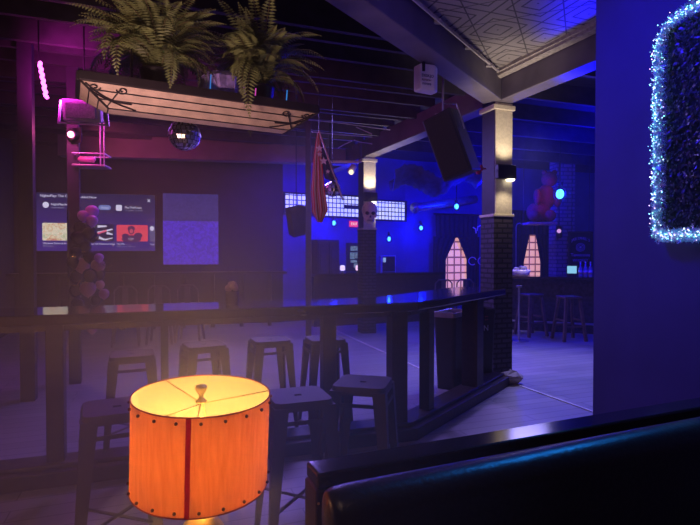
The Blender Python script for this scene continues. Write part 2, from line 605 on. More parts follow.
column(COL_B, '', 'column_far', 1.5 + (253-229)*9.77/F, None)

# windows of lit glass block in the far wall
def on_seg(x, a, b):
    k = (x - 350)/F
    d = b - a
    t = (k*a.y - a.x)/(d.x - k*d.y)
    return a + d*t
FWD = (Q1 - Q0).normalized()
FWA = math.atan2(FWD.y, FWD.x)
FWN = Vector((FWD.y, -FWD.x, 0))
glass = brick_mat('lit glass block', (0.80, 0.85, 0.95), (0.55, 0.62, 0.75), (0.04, 0.04, 0.07), 1.0, 0.10, 0.105, 0.013, 0.3, emit=1.0, bump=0.3, offset=0.0)
for n, (x0, x1, yt, yb) in enumerate(((284, 309, 193.5, 214.5), (312, 359, 195, 217), (373.5, 405, 201, 220.5)), 1):
    a, b = on_seg(x0, Q0, Q1), on_seg(x1, Q0, Q1)
    L = (b-a).length
    m_ = (a+b)/2
    z0, z1 = px(x0, yb, m_.y).z, px(x0, yt, m_.y).z
    wn_ = bpy.data.objects.new('window_%d' % n, None)
    C.objects.link(wn_)
    wn_.location = a + FWN*0.01 + Vector((0, 0, z0))
    wn_.rotation_euler = (0, 0, FWA)
    wn_['kind'] = 'structure'
    MB().box((L/2, 0.0, (z1-z0)/2), (L, 0.03, z1-z0)).build('glass_block', glass, wn_)
    f = MB()
    for zz in (0, z1-z0): f.box((L/2, -0.01, zz), (L+0.06, 0.05, 0.04))
    for xx in (0, L): f.box((xx, -0.01, (z1-z0)/2), (0.04, 0.05, z1-z0))
    if n == 2: f.box((L*0.83, -0.012, (z1-z0)*0.48), (L*0.34, 0.045, 0.09))
    f.build('window_frame', M['black'], wn_)

# ------------------------------------------------------------------ table lamp
LT = Vector((-0.345, 1.2, 0))
lt = thing('side_table', 'small round dark table under the orange lamp', 'table', LT)
MB().lathe([(0.0, 0.70), (0.19, 0.70), (0.20, 0.71), (0.20, 0.735), (0.19, 0.74), (0.0, 0.74)], 36).build('tabletop', M['dark_wood'], lt, True)
MB().lathe([(0.04, 0.02), (0.03, 0.06), (0.03, 0.66), (0.07, 0.70)], 16).build('pedestal', M['black_metal'], lt, True)
MB().lathe([(0.16, 0.0), (0.16, 0.015), (0.04, 0.03), (0.0, 0.03)], 28).build('base', M['black_metal'], lt, True)
lamp = thing('table_lamp', 'table lamp with glowing orange wood veneer drum shade and brass finial', 'lamp', LT + Vector((0, 0, 0.74)))
ZS0, ZS1 = 0.225, 0.436                       # shade bottom and top over the table
MB().lathe([(0.075, 0), (0.075, 0.012), (0.055, 0.03), (0.028, 0.045), (0.03, 0.09), (0.05, 0.12), (0.03, 0.15), (0.012, 0.165), (0.0, 0.165)], 28).build('base', M['brass'], lamp, True)
MB().tube([(0, 0, 0.16), (0, 0, 0.27)], 0.012, 12).build('stem', M['brass'], lamp, True)

def shade_mat():
    m = bpy.data.materials.new('wood veneer shade')
    m.use_nodes = True
    nt = m.node_tree
    out = nt.nodes['Material Output']
    nt.nodes.remove(nt.nodes['Principled BSDF'])
    tc = nt.nodes.new('ShaderNodeTexCoord')
    mp = nt.nodes.new('ShaderNodeMapping')
    mp.inputs['Scale'].default_value = (60, 60, 5)
    nz = nt.nodes.new('ShaderNodeTexNoise')
    nz.inputs['Scale'].default_value = 2.2
    nz.inputs['Detail'].default_value = 5
    nt.links.new(tc.outputs['Object'], mp.inputs[0])
    nt.links.new(mp.outputs[0], nz.inputs[0])
    cr = nt.nodes.new('ShaderNodeValToRGB')
    cr.color_ramp.elements[0].position = 0.3
    cr.color_ramp.elements[1].position = 0.72
    cr.color_ramp.elements[0].color = (0.86, 0.34, 0.17, 1)
    cr.color_ramp.elements[1].color = (1.0, 0.50, 0.30, 1)
    nt.links.new(nz.outputs['Fac'], cr.inputs[0])
    gm = nt.nodes.new('ShaderNodeNewGeometry')      # veneer outside, pale paper liner inside
    mc = nt.nodes.new('ShaderNodeMix'); mc.data_type = 'RGBA'
    mc.inputs[7].default_value = (0.97, 0.95, 0.55, 1)
    nt.links.new(gm.outputs['Backfacing'], mc.inputs[0])
    nt.links.new(cr.outputs[0], mc.inputs[6])
    df = nt.nodes.new('ShaderNodeBsdfDiffuse')
    tr = nt.nodes.new('ShaderNodeBsdfTranslucent')
    hs = nt.nodes.new('ShaderNodeMix'); hs.data_type = 'RGBA'; hs.blend_type = 'MULTIPLY'; hs.inputs[0].default_value = 1.0
    hs.inputs[7].default_value = (1.0, 0.60, 0.18, 1)
    nt.links.new(cr.outputs[0], hs.inputs[6])
    nt.links.new(mc.outputs[2], df.inputs[0])
    nt.links.new(hs.outputs[2], tr.inputs[0])
    mx = nt.nodes.new('ShaderNodeMixShader')
    mx.inputs[0].default_value = 0.29
    nt.links.new(df.outputs[0], mx.inputs[1])
    nt.links.new(tr.outputs[0], mx.inputs[2])
    nt.links.new(mx.outputs[0], out.inputs[0])
    return m
RS = 0.154
ND = 72
TILT = Matrix.Rotation(R(2.3), 3, 'Y') @ Matrix.Rotation(R(2.6), 3, 'X')
def tl(p):
    c = Vector((0, 0, (ZS0+ZS1)/2))
    return TILT @ (Vector(p) - c) + c
sh = MB()
vs, fs = [], []
for z in (ZS0, ZS1):
    for q in range(ND):
        t = 2*PI*q/ND
        vs.append(tl((RS*math.cos(t), RS*math.sin(t), z)))
fs = [(q, (q+1) % ND, ND+(q+1) % ND, ND+q) for q in range(ND)]
sh.add(vs, fs)
shade = sh.build('lamp_shade', shade_mat(), lamp, True)
red_trim = mat('dark red leather trim', (0.42, 0.02, 0.015), 0.6, var=0.3)
for z in (ZS0, ZS1):
    MB().tube([tl((RS*math.cos(2*PI*q/ND), RS*math.sin(2*PI*q/ND), z)) for q in range(ND+1)], 0.0016, 6, False).build('rim_trim', red_trim, shade, True)
sm_ = MB()
A0 = R(-84)
v2, f2 = [], []
for dz in range(9):
    for da in (-0.034, 0.0, 0.034):
        v2.append(tl(((RS+0.0012)*math.cos(A0+da), (RS+0.0012)*math.sin(A0+da), ZS0 + (ZS1-ZS0)*dz/8)))
f2 = [(3*a+b, 3*a+b+1, 3*a+b+4, 3*a+b+3) for a in range(8) for b in (0, 1)]
sm_.add(v2, f2)
seam_m = bpy.data.materials.new('red leather seam')
seam_m.use_nodes = True
nt = seam_m.node_tree
nt.nodes.remove(nt.nodes['Principled BSDF'])
nz = nt.nodes.new('ShaderNodeTexNoise'); nz.inputs['Scale'].default_value = 80
cr = nt.nodes.new('ShaderNodeValToRGB')
cr.color_ramp.elements[0].color = (0.55, 0.012, 0.01, 1)
cr.color_ramp.elements[1].color = (0.75, 0.025, 0.015, 1)
df = nt.nodes.new('ShaderNodeBsdfDiffuse'); tr = nt.nodes.new('ShaderNodeBsdfTranslucent'); mx = nt.nodes.new('ShaderNodeMixShader')
mx.inputs[0].default_value = 0.7
nt.links.new(nz.outputs['Fac'], cr.inputs[0])
nt.links.new(cr.outputs[0], df.inputs[0]); nt.links.new(cr.outputs[0], tr.inputs[0])
nt.links.new(df.outputs[0], mx.inputs[1]); nt.links.new(tr.outputs[0], mx.inputs[2])
nt.links.new(mx.outputs[0], nt.nodes['Material Output'].inputs[0])
sm_.build('seam_strip', seam_m, shade)['label'] = 'dark red seam strip'
rivet_m = mat('dark brass rivet', (0.10, 0.015, 0.01), 0.4, 0.2)
rv0 = MB().ball((0, 0, 0), 0.0046, 10, 6).build('rivet', rivet_m, shade, True)
for z in (ZS0+0.012, ZS1-0.012):
    for q in range(20):
        t = A0 + 2*PI*(q+0.5)/20
        o = rv0
        if z > ZS0+0.02 or q > 0:
            o = rv0.copy()
            C.objects.link(o)
        o.location = tl(((RS+0.0035)*math.cos(t), (RS+0.0035)*math.sin(t), z))
        o.scale = (0.8, 0.8, 0.8)
sp_ = MB()
for q in (20, 140, 255):
    t = R(q)
    sp_.tube([tl((0.006*math.cos(t), 0.006*math.sin(t), ZS1-0.022)), tl((RS*math.cos(t), RS*math.sin(t), ZS1-0.003))], 0.0013, 6)
for q in (90, 270):
    t = R(q)
    sp_.tube([(0.02*math.cos(t), 0.02*math.sin(t), 0.265), (0.045*math.cos(t), 0.045*math.sin(t), 0.32), (0.03*math.cos(t), 0.03*math.sin(t), 0.385), (0, 0, ZS1-0.018)], 0.0016, 6)
sp_.build('harp', M['brass'], lamp, True)
MB().lathe([(0.011, 0), (0.013, 0.004), (0.006, 0.010), (0.005, 0.018), (0.009, 0.024), (0.014, 0.034), (0.012, 0.040), (0.0, 0.042)], 18, (0, 0, ZS1-0.022)).build('finial', M['brass'], lamp, True)
MB().lathe([(0.013, 0.262), (0.013, 0.285), (0.02, 0.30), (0.030, 0.325), (0.031, 0.345), (0.024, 0.367), (0.010, 0.378), (0.0, 0.38)], 20).build('bulb', emis('bulb glow', (1.0, 0.52, 0.16), 24), lamp, True)
light('lamp_bulb_light', 'POINT', LT + Vector((0.0, 0, 0.74+0.338)), 52, WARM, 0.034)

# scattering volume added in place of lens glare around the lamp
hm = bpy.data.materials.new('glare scatter')
hm.use_nodes = True
nt = hm.node_tree
nt.nodes.remove(nt.nodes['Principled BSDF'])
vsn = nt.nodes.new('ShaderNodeVolumeScatter')
vsn.inputs['Color'].default_value = (1, 1, 1, 1)
gp = nt.nodes.new('ShaderNodeNewGeometry')
vd = nt.nodes.new('ShaderNodeVectorMath'); vd.operation = 'DISTANCE'
HC = LT + Vector((-0.05, 0.05, 1.15))
vd.inputs[1].default_value = HC
nt.links.new(gp.outputs['Position'], vd.inputs[0])
mr = nt.nodes.new('ShaderNodeMapRange'); mr.interpolation_type = 'SMOOTHSTEP'
mr.inputs[1].default_value = 0.0; mr.inputs[2].default_value = 0.88; mr.inputs[3].default_value = 0.62; mr.inputs[4].default_value = 0.0
nt.links.new(vd.outputs['Value'], mr.inputs[0])
nt.links.new(mr.outputs[0], vsn.inputs['Density'])
nt.links.new(vsn.outputs[0], nt.nodes['Material Output'].inputs['Volume'])
hb = MB().ball((0, 0, 0), 0.89, 24, 16).build('glare_veil', hm, None, True, loc=HC)
tag(hb, 'faint scattering veil added for lens glare around the orange table lamp', 'glare_veil', kind='stuff')

# ------------------------------------------------------------------ drink rail (counter with posts)
RH = 1.11
rail = thing('drink_rail', 'long dark glossy counter bending towards the tall lit column, square posts below', 'counter')
N0 = Vector((-3.6, 0, 0)); N0.y = 3.2 + 0.37*(N0.x+1.84)
ND1 = Vector((1, 0.355, 0)).normalized()
PB = px(418, 302.5, 4.14); PB.z = 0
PE = px(506, 288.5, 5.78); PE.z = 0
# near edge: N0 -> PB -> PE
PA = px(0, 314, 3.02)
N0 = PB + Vector((-4.0, -4.0*0.345, 0))
def left_n(a, b):
    d = (b-a).normalized()
    return Vector((-d.y, d.x, 0))
WDT = 0.56
n1, n2 = left_n(N0, PB), left_n(PB, PE)
d1, d2 = (PB-N0).normalized(), (PE-PB).normalized()
a1 = N0 + n1*WDT
t1, _ = cross2(a1, d1, PB + n2*WDT, d2)
FC = a1 + d1*t1
top = MB().prism([N0.xy, PB.xy, PE.xy, (PE + n2*WDT).xy, FC.xy, a1.xy], RH-0.07, RH)
top.build('counter_top', M['gloss_wood'], rail, bevel=0.012)
def post(p, wd, rz, z0=0.1, z1=RH-0.07):
    MB().box((0, 0, (z0+z1)/2), (wd, wd, z1-z0)).build('post', M['dark_wood'], rail, bevel=0.006, loc=(p.x, p.y, 0), rot=(0, 0, rz))
def on_line(x, o, d):
    k_ = (x-350)/F
    t = (k_*o.y - o.x)/(d.x - k_*d.y)
    return o + d*t
al, ar = math.atan2(d1.y, d1.x), math.atan2(d2.y, d2.x)
nl = N0 + n1*0.15
nr = PB + n2*0.15
post(on_line(55, nl, d1), 0.105, al)
post(on_line(328, nl, d1), 0.105, al)
post(on_line(397, nl, d1), 0.135, al)
post(on_line(427, nr, d2), 0.10, ar)
post(on_line(473, nr, d2), 0.17, ar)
post(on_line(164, N0 + n1*0.48, d1), 0.055, al)
ap = MB()
for o_, e_, nn in ((N0, PB, n1), (PB, PE, n2)):
    d = (e_-o_).normalized()
    p0 = o_ + nn*0.15; p1 = e_ + nn*0.15
    ap.beam(Vector((p0.x, p0.y, RH-0.095)), Vector((p1.x, p1.y, RH-0.095)), 0.05, 0.05)
ap.build('apron', M['dark_wood'], rail)
sl = MB()
w2 = 0.30
t2, _ = cross2(N0 + n1*w2, d1, PB + n2*w2, d2)
sl.prism([N0.xy, PB.xy, (PE+d2*0.14).xy, (PE + d2*0.14 + n2*w2).xy, (N0 + n1*w2 + d1*t2).xy, (N0 + n1*w2).xy], 0.0, 0.1)
t3, _ = cross2(N0 + n1*0.06, d1, PB + n2*0.06, d2)
t4, _ = cross2(N0 + n1*0.26, d1, PB + n2*0.26, d2)
sl.prism([(N0+n1*0.06).xy, (N0 + n1*0.06 + d1*t3).xy, (PE + d2*0.14 + n2*0.06).xy, (PE + d2*0.14 + n2*0.26).xy, (N0 + n1*0.26 + d1*t4).xy, (N0 + n1*0.26).xy], 0.1, 0.13)
sl.build('base_sill', M['dark_wood'], rail, bevel=0.008)

# ------------------------------------------------------------------ stools
def make_stool(name, label, group, m):
    t = thing(name, label, 'stool', group=group)
    outer = roundrect(0.30, 0.30, 0.045, 6)
    inner = []
    for x, y in outer:
        a = math.atan2(y, x)
        c_, s2 = math.cos(a), math.sin(a)
        e = 1.0/max(abs(c_)/0.055, abs(s2)/0.013)
        inner.append((e*c_, e*s2))
    n = len(outer)
    b = MB()
    vs = [(x, y, 0.76) for x, y in outer] + [(x, y, 0.757) for x, y in inner] + [(x*1.05, y*1.05, 0.715) for x, y in outer] + [(x, y, 0.735) for x, y in inner]
    fs = []
    for i in range(n):
        j = (i+1) % n
        fs += [(i, j, n+j, n+i), (i, 2*n+i, 2*n+j, j), (n+i, n+j, 3*n+j, 3*n+i)]
    b.add(vs, fs)
    b.build('seat', m, t, bevel=0.004)
    for sx in (-1, 1):
        for sy in (-1, 1):
            l = MB()
            top_ = [Vector((sx*0.158, sy*0.158, 0.735)), Vector((sx*0.085, sy*0.158, 0.735)), Vector((sx*0.158, sy*0.085, 0.735)), Vector((sx*0.145, sy*0.145, 0.735)), Vector((sx*0.085, sy*0.145, 0.735)), Vector((sx*0.145, sy*0.085, 0.735))]
            bot = [Vector((sx*0.198, sy*0.198, 0)), Vector((sx*0.168, sy*0.198, 0)), Vector((sx*0.198, sy*0.168, 0)), Vector((sx*0.191, sy*0.191, 0)), Vector((sx*0.168, sy*0.191, 0)), Vector((sx*0.191, sy*0.168, 0))]
            l.add(top_ + bot, [(0,1,7,6),(0,6,8,2),(3,9,10,4),(3,5,11,9),(1,4,10,7),(2,8,11,5),(0,2,5,3),(0,3,4,1),(6,9,11,8),(6,7,10,9)])
            l.build('leg', m, t)
    k = MB()
    for a_, b_ in (((-1,-1),(1,1)), ((-1,1),(1,-1))):
        k.beam((a_[0]*0.178, a_[1]*0.178, 0.22), (b_[0]*0.178, b_[1]*0.178, 0.22), 0.02, 0.006)
    k.build('cross_brace', m, t)
    k = MB()
    for s2 in (-1, 1):
        k.beam((-0.165, s2*0.158, 0.66), (0.165, s2*0.158, 0.66), 0.006, 0.02)
        k.beam((s2*0.158, -0.165, 0.66), (s2*0.158, 0.165, 0.66), 0.006, 0.02)
    k.build('apron_band', m, t)
    return t
GS = 'dark metal stools along the counter'
stools = [
    ((117, 411, 2.52), 27, 'dark metal stool just left of the orange lamp, nearest to us on that side'),
    ((132, 351, 3.85), 23, 'dark metal stool beyond the counter, left of the lamp shade top'),
    ((204, 345, 4.25), 30, 'dark metal stool beyond the counter, directly above the lamp shade'),
    ((270, 339, 4.50), 23, 'dark metal stool beyond the counter between the lamp and the middle post'),
    ((325, 337, 4.55), 19, 'dark metal stool beyond the counter, partly behind its middle post'),
    ((298, 391, 2.72), 20, 'dark metal stool on our side of the counter, just right of the lamp'),
    ((363, 385, 3.0), -14, 'dark metal stool with lit slotted seat at the bend of the counter'),
]
st0 = make_stool('metal_stool', stools[0][2], GS, M['gunmetal'])
for i, ((x, y, d), a, lab) in enumerate(stools):
    o = st0 if i == 0 else copy_tree(st0)
    p = px(x, y, d)
    o.location = (p.x, p.y, 0)
    o.rotation_euler = (0, 0, R(a))
    o['label'] = lab

# jar on the rail, wads of paper in it
p = px(232, 301, 3.95)
jar = thing('napkin_jar', 'dark jar stuffed with pale crumpled napkins standing on the counter', 'jar', (p.x, p.y, RH))
MB().lathe([(0.045, 0), (0.05, 0.01), (0.05, 0.09), (0.04, 0.105), (0.036, 0.105), (0.036, 0.02), (0, 0.02)], 18).build('jar_body', mat('smoky jar', (0.14, 0.08, 0.09), 0.2), jar, True)
nb_ = MB()
for q in range(6):
    a = q*1.05
    nb_.ball((0.026*math.cos(a), 0.022*math.sin(a), 0.125+0.014*(q % 3)), 0.024+0.005*(q % 2), 8, 6)
nb_.build('napkin', mat('pale napkin', (0.65, 0.45, 0.48), 0.9, bump=0.4, scale=40), jar)

# ------------------------------------------------------------------ booth and partition in front
BD = dir2(23)
BN = Vector((BD.y, -BD.x, 0))                  # towards us
bl = px(322, 486, 1.0); bl.z = 0
booth = thing('booth_bench', 'black vinyl booth back with rolled top, nearest to us at lower right', 'booth', bl, R(23))
# local: x along the booth, -y towards us
LB = 2.15
prof = []
for q in range(13):
    a = R(200 - 220*q/12)
    prof.append((0.05*math.cos(a) - 0.02, 1.0 + 0.052*math.sin(a)))
prof = [(-0.09, 0.46), (-0.085, 0.9)] + prof + [(0.03, 0.46)]
b_ = MB()
xs = [0.0, 0.006, 0.02, 0.05, 0.7, 1.4, LB]
sc = [0.55, 0.8, 0.94, 1.0, 1.0, 1.0, 1.0]
n = len(prof)
vs = []
for x, k_ in zip(xs, sc):
    for (y, z) in prof:
        vs.append((x, (y+0.03)*k_-0.03, 0.46 + (z-0.46)*(0.965+0.035*k_ if k_ < 1 else 1)))
fs = [(i*n+j, i*n+(j+1) % n, (i+1)*n+(j+1) % n, (i+1)*n+j) for i in range(len(xs)-1) for j in range(n)]
fs += [tuple(range(n)), tuple(reversed(range((len(xs)-1)*n, len(xs)*n)))]
b_.add(vs, fs).build('back_cushion', M['vinyl'], booth, True)
MB().box((LB/2, -0.36, 0.40), (LB, 0.56, 0.13)).build('seat_cushion', M['vinyl'], booth, bevel=0.03)
MB().box((LB/2, -0.32, 0.165), (LB-0.04, 0.48, 0.33)).build('seat_box', M['dark_wood'], booth)
MB().box((-0.012, -0.03, 0.47), (0.022, 0.14, 0.94)).build('end_trim', M['bark_wood'], booth, bevel=0.006)['label'] = 'brown wooden end trim'
part = thing('booth_partition', 'low dark partition with glossy flat cap behind the booth back', 'partition', bl + Vector((0, 0, 0)), R(23))
LP = 2.2
PX = 0.05
MB().box((PX+LP/2, 0.15, 0.494), (LP, 0.05, 0.988)).build('panel', M['dark_wood'], part)
MB().box((PX+LP/2-0.01, 0.15, 1.0055), (LP+0.02, 0.08, 0.035)).build('cap', mat('lacquered cap', (0.02, 0.013, 0.013), 0.13, var=0.3, scale=4), part, bevel=0.006)
MB().box((PX-0.012, 0.15, 0.494), (0.024, 0.08, 0.988)).build('end_post', M['dark_wood'], part, bevel=0.005)
nh = MB()
for q in range(14):
    nh.ball((PX-0.018, 0.11, 0.96-0.055*q), 0.0032, 8, 5)
nh.build('nail_head', M['brass'], part, True)

# ------------------------------------------------------------------ hanging pool-table light used as planter
pl0 = px(79, 79, 2.8); pl1 = px(318, 112, 3.47)
PLZ = (pl0.z + pl1.z)/2
PLD = (pl1 - pl0); PLD.z = 0
PLL = PLD.length
PLA = math.atan2(PLD.y, PLD.x)
plan = thing('hanging_planter', 'long hanging trough lamp with cream panels and iron scroll corners', 'planter', (pl0.x, pl0.y, PLZ), PLA)
iron = mat('wrought iron', (0.03, 0.022, 0.03), 0.5, 0.4)
cream = mat('cream mica panel', (0.62, 0.46, 0.36), 0.55, var=0.18, scale=14)
PW, DR, IN = 0.40, 0.105, 0.15
MB().add([(0,0,0),(PLL,0,0),(PLL,PW,0),(0,PW,0),(IN,IN*0.9,-DR),(PLL-IN,IN*0.9,-DR),(PLL-IN,PW-IN*0.9,-DR),(IN,PW-IN*0.9,-DR)],
    [(0,1,5,4),(1,2,6,5),(2,3,7,6),(3,0,4,7),(4,5,6,7)]).build('panel', cream, plan)
fr = MB()
zr = 0.02
for a, b in (((0,0),(PLL,0)), ((PLL,0),(PLL,PW)), ((PLL,PW),(0,PW)), ((0,PW),(0,0))):
    fr.beam((*a, zr), (*b, zr), 0.028, 0.052)
fr.build('rim', iron, plan, bevel=0.004)
MB().box((PLL/2, PW/2, 0.0), (PLL-0.02, PW-0.02, 0.012)).build('tray', iron, plan)
rb_ = MB()
def sl_pt(u, k):                                # a point on the front slope: u along, k from rim 0 to bottom 1
    x0, x1 = IN*k, PLL - IN*k
    return Vector((x0 + (x1-x0)*u, IN*0.9*k - 0.004, -DR*k - 0.003))
for k_ in (0.33, 0.66, 1.0):
    rb_.tube([sl_pt(0, k_), sl_pt(1, k_)], 0.0035, 6)
    rb_.tube([Vector((IN*k_, IN*0.9*k_, -DR*k_-0.003)), Vector((IN*k_, PW-IN*0.9*k_, -DR*k_-0.003))], 0.0035, 6)
    rb_.tube([Vector((PLL-IN*k_, IN*0.9*k_, -DR*k_-0.003)), Vector((PLL-IN*k_, PW-IN*0.9*k_, -DR*k_-0.003))], 0.0035, 6)
for u in (0, 1):
    rb_.tube([sl_pt(u, 0), sl_pt(u, 1)], 0.006, 6)
rb_.build('rib', iron, plan)
def slope(x, k):                                # on the front slope by absolute x
    return Vector((x, IN*0.9*k - 0.006, -DR*k - 0.004))
for e in (0, 1):
    sc_ = MB()
    fx = (lambda q: q) if e == 0 else (lambda q: PLL - q)
    def spiral(cx, ck, r, turns, a0, sgn):
        pts = []
        for q in range(26):
            f_ = q/25
            a = a0 + sgn*turns*2*PI*f_
            rr = r*(1-0.8*f_)
            pts.append(slope(fx(cx + rr*math.cos(a)), ck + rr*math.sin(a)/0.2))
        return pts
    sc_.tube(spiral(0.075, 0.22, 0.030, 1.3, 0, 1), 0.0042, 6)
    sc_.tube(spiral(0.215, 0.22, 0.030, 1.3, PI, -1), 0.0042, 6)
    sc_.tube([slope(fx(0.03+0.24*q/12), 0.10 + 0.62*(q/12) + 0.20*math.sin(PI*q/12)) for q in range(13)], 0.0045, 6)
    sc_.tube([slope(fx(0.045+0.03*math.sin(PI*q/10)+0.25*(q/10)**2), 0.30+0.66*q/10) for q in range(11)], 0.0045, 6)
    sc_.tube([slope(fx(0.20-0.06*q/10), 0.25+0.7*q/10) for q in range(11)], 0.004, 6)
    sc_.build('scroll', iron, plan, True)
for xx in (PLL*0.2, PLL*0.8):
    MB().tube([(xx, PW/2, 0.02), (xx, PW/2, 3.84-PLZ)], 0.006, 6).build('hanging_rod', iron, plan)

# ferns on the trough
fern_m = mat('fern green', (0.17, 0.20, 0.07), 0.55, var=0.5, scale=5)
def make_fern(loc, label, seed, spread, hgt, nfr):
    rnd = random.Random(seed)
    t = thing('potted_fern', label, 'plant', loc, 0, 'ferns on the hanging trough')
    MB().lathe([(0.075, 0), (0.08, 0.01), (0.10, 0.15), (0.105, 0.16), (0.095, 0.165), (0.085, 0.14), (0, 0.14)], 18).build('pot', mat('dark fern pot', (0.015, 0.01, 0.018), 0.35), t, True)
    f = MB(); stem_ = MB()
    for i in range(nfr):
        az = rnd.uniform(0, 2*PI)
        up = rnd.uniform(0.35, 1.0)
        L = rnd.uniform(0.65, 1.05)
        el0 = R(88 - 45*(1-up) * rnd.uniform(0.5, 1.4))
        bend = rnd.uniform(0.6, 1.5) * (1.6 - up)
        pts = []
        p = Vector((rnd.uniform(-.04, .04), rnd.uniform(-.04, .04), 0.14))
        N = 16
        el = el0
        for j in range(N+1):
            pts.append(p.copy())
            stp = L*hgt/N
            p = p + Vector((math.cos(az)*math.cos(el)*spread/hgt, math.sin(az)*math.cos(el)*spread/hgt, math.sin(el)))*stp
            el -= bend*0.13
        stem_.tube(pts, [0.003*(1-0.7*j/N) for j in range(N+1)], 4)
        for j in range(1, N*2+1):
            fj = j/(N*2)
            a0 = pts[min(N-1, int(fj*N))]; a1_ = pts[min(N, int(fj*N)+1)]
            q = a0.lerp(a1_, fj*N - int(fj*N)) if fj < 1 else pts[-1]
            d = (a1_-a0).normalized()
            sd = d.cross(Vector((0, 0, 1)))
            if sd.length < 0.1: sd = Vector((-math.sin(az), math.cos(az), 0))
            sd.normalize()
            upv = sd.cross(d)
            ln = 0.060*math.sin(PI*min(1, 0.12+0.9*fj))**0.7 * rnd.uniform(0.8, 1.15) + 0.006
            for sg in (-1, 1):
                tip = q + sd*sg*ln + d*ln*0.35 - Vector((0, 0, ln*0.25))
                wv = d*0.008
                mid = q.lerp(tip, 0.45) + upv*0.003
                f.add([q, mid - wv, tip, mid + wv], [(0, 1, 2, 3)])
    f.build('foliage', fern_m, t)
    stem_.build('stem', mat('fern stem', (0.16, 0.12, 0.05), 0.6), t)
    return t
def on_trough(u, v=0.5):
    c_, s_ = math.cos(PLA), math.sin(PLA)
    return Vector((pl0.x + c_*PLL*u - s_*PW*v, pl0.y + s_*PLL*u + c_*PW*v, PLZ+0.007))
make_fern(on_trough(0.30), 'bushy potted fern on the left half of the hanging trough', 3, 0.64, 0.68, 120)
make_fern(on_trough(0.76), 'spiky potted fern on the right half of the hanging trough', 11, 0.56, 0.72, 92)
p = on_trough(0.545, 0.24)
bag = MB()
rnd = random.Random(5)
bag.lathe([(0.05, 0), (0.115, 0.02), (0.125, 0.08), (0.11, 0.15), (0.06, 0.19), (0.0, 0.18)], 14, sx=1.0, sy=0.55)
bag.v = [(x+rnd.uniform(-.012, .012), y+rnd.uniform(-.012, .012), max(0, z+rnd.uniform(-.01, .01))) for x, y, z in bag.v]
tag(bag.build('plastic_bag', mat('violet plastic film', (0.30, 0.22, 0.55), 0.3, var=0.3, scale=30), loc=p), 'crumpled violet plastic bag lying between the two ferns', 'bag')
for i, (u, col, lab) in enumerate(((0.70, (1.0, 0.1, 0.7), 'thin glowing sliver painting a pink glint among the fern fronds'), (0.85, (0.05, 0.35, 1.0), 'thin glowing sliver painting a blue glint in the right fern'), (0.50, (0.05, 0.25, 0.8), 'thin glowing sliver painting a blue glint right of the left fern'))):
    q = on_trough(u, 0.10)  # emissive slivers added as coloured glints on the pot ribs
    tag(MB().tube([(0, 0, 0), (0.008, 0, 0.10 + 0.02*i)], 0.0035, 6).build('pot_glint', emis('stick %d' % i, col, 0.7), loc=q), lab, 'glow stick', 'painted glints in the hanging trough')

# ------------------------------------------------------------------ mirror balls
def tile_mat():
    m = mat('mirror tile', (0.85, 0.85, 0.9), 0.28, 1.0, var=0.15, scale=30)
    return m
def disco(name, c, r, label, zc, n=22):
    t = thing(name, label, 'mirror ball', c, 0, 'mirror balls')
    b = MB()
    rows = n//2
    for i in range(rows):                     # separate flat tiles, each a little tilted
        t0, t1 = PI*i/rows+0.02, PI*(i+1)/rows-0.02
        cnt = max(4, int(n*math.sin((t0+t1)/2)))
        for k_ in range(cnt):
            a0, a1_ = 2*PI*k_/cnt+0.03, 2*PI*(k_+1)/cnt-0.03
            vs = []
            jx = random.uniform(-.07, .07)*r
            for tt, aa in ((t0, a0), (t1, a0), (t1, a1_), (t0, a1_)):
                vs.append((r*math.sin(tt)*math.cos(aa)+jx*(tt == t0), r*math.sin(tt)*math.sin(aa)-jx*(aa == a0), -r*math.cos(tt)))
            b.add(vs, [(0, 1, 2, 3)])
    b.build('mirror_tile', tile_mat(), t)
    MB().ball((0, 0, 0), r*0.975, 20, 12).build('core', M['black'], t, True)
    MB().lathe([(0.25*r, 0.95*r), (0.25*r, 1.12*r), (0.0, 1.12*r)], 12).build('cap', M['steel'], t)
    MB().tube([(0, 0, r*1.1), (0, 0, zc - c.z)], 0.003, 5).build('wire', M['black_metal'], t)
    return t
disco('mirror_ball', px(184.5, 135.0, 4.6), 0.137, 'large mirror ball hanging below the fern trough', 3.84)
disco('mirror_ball', px(332.5, 189, 6.2), 0.095, 'small mirror ball hanging right beside the flag', 3.84, 16)

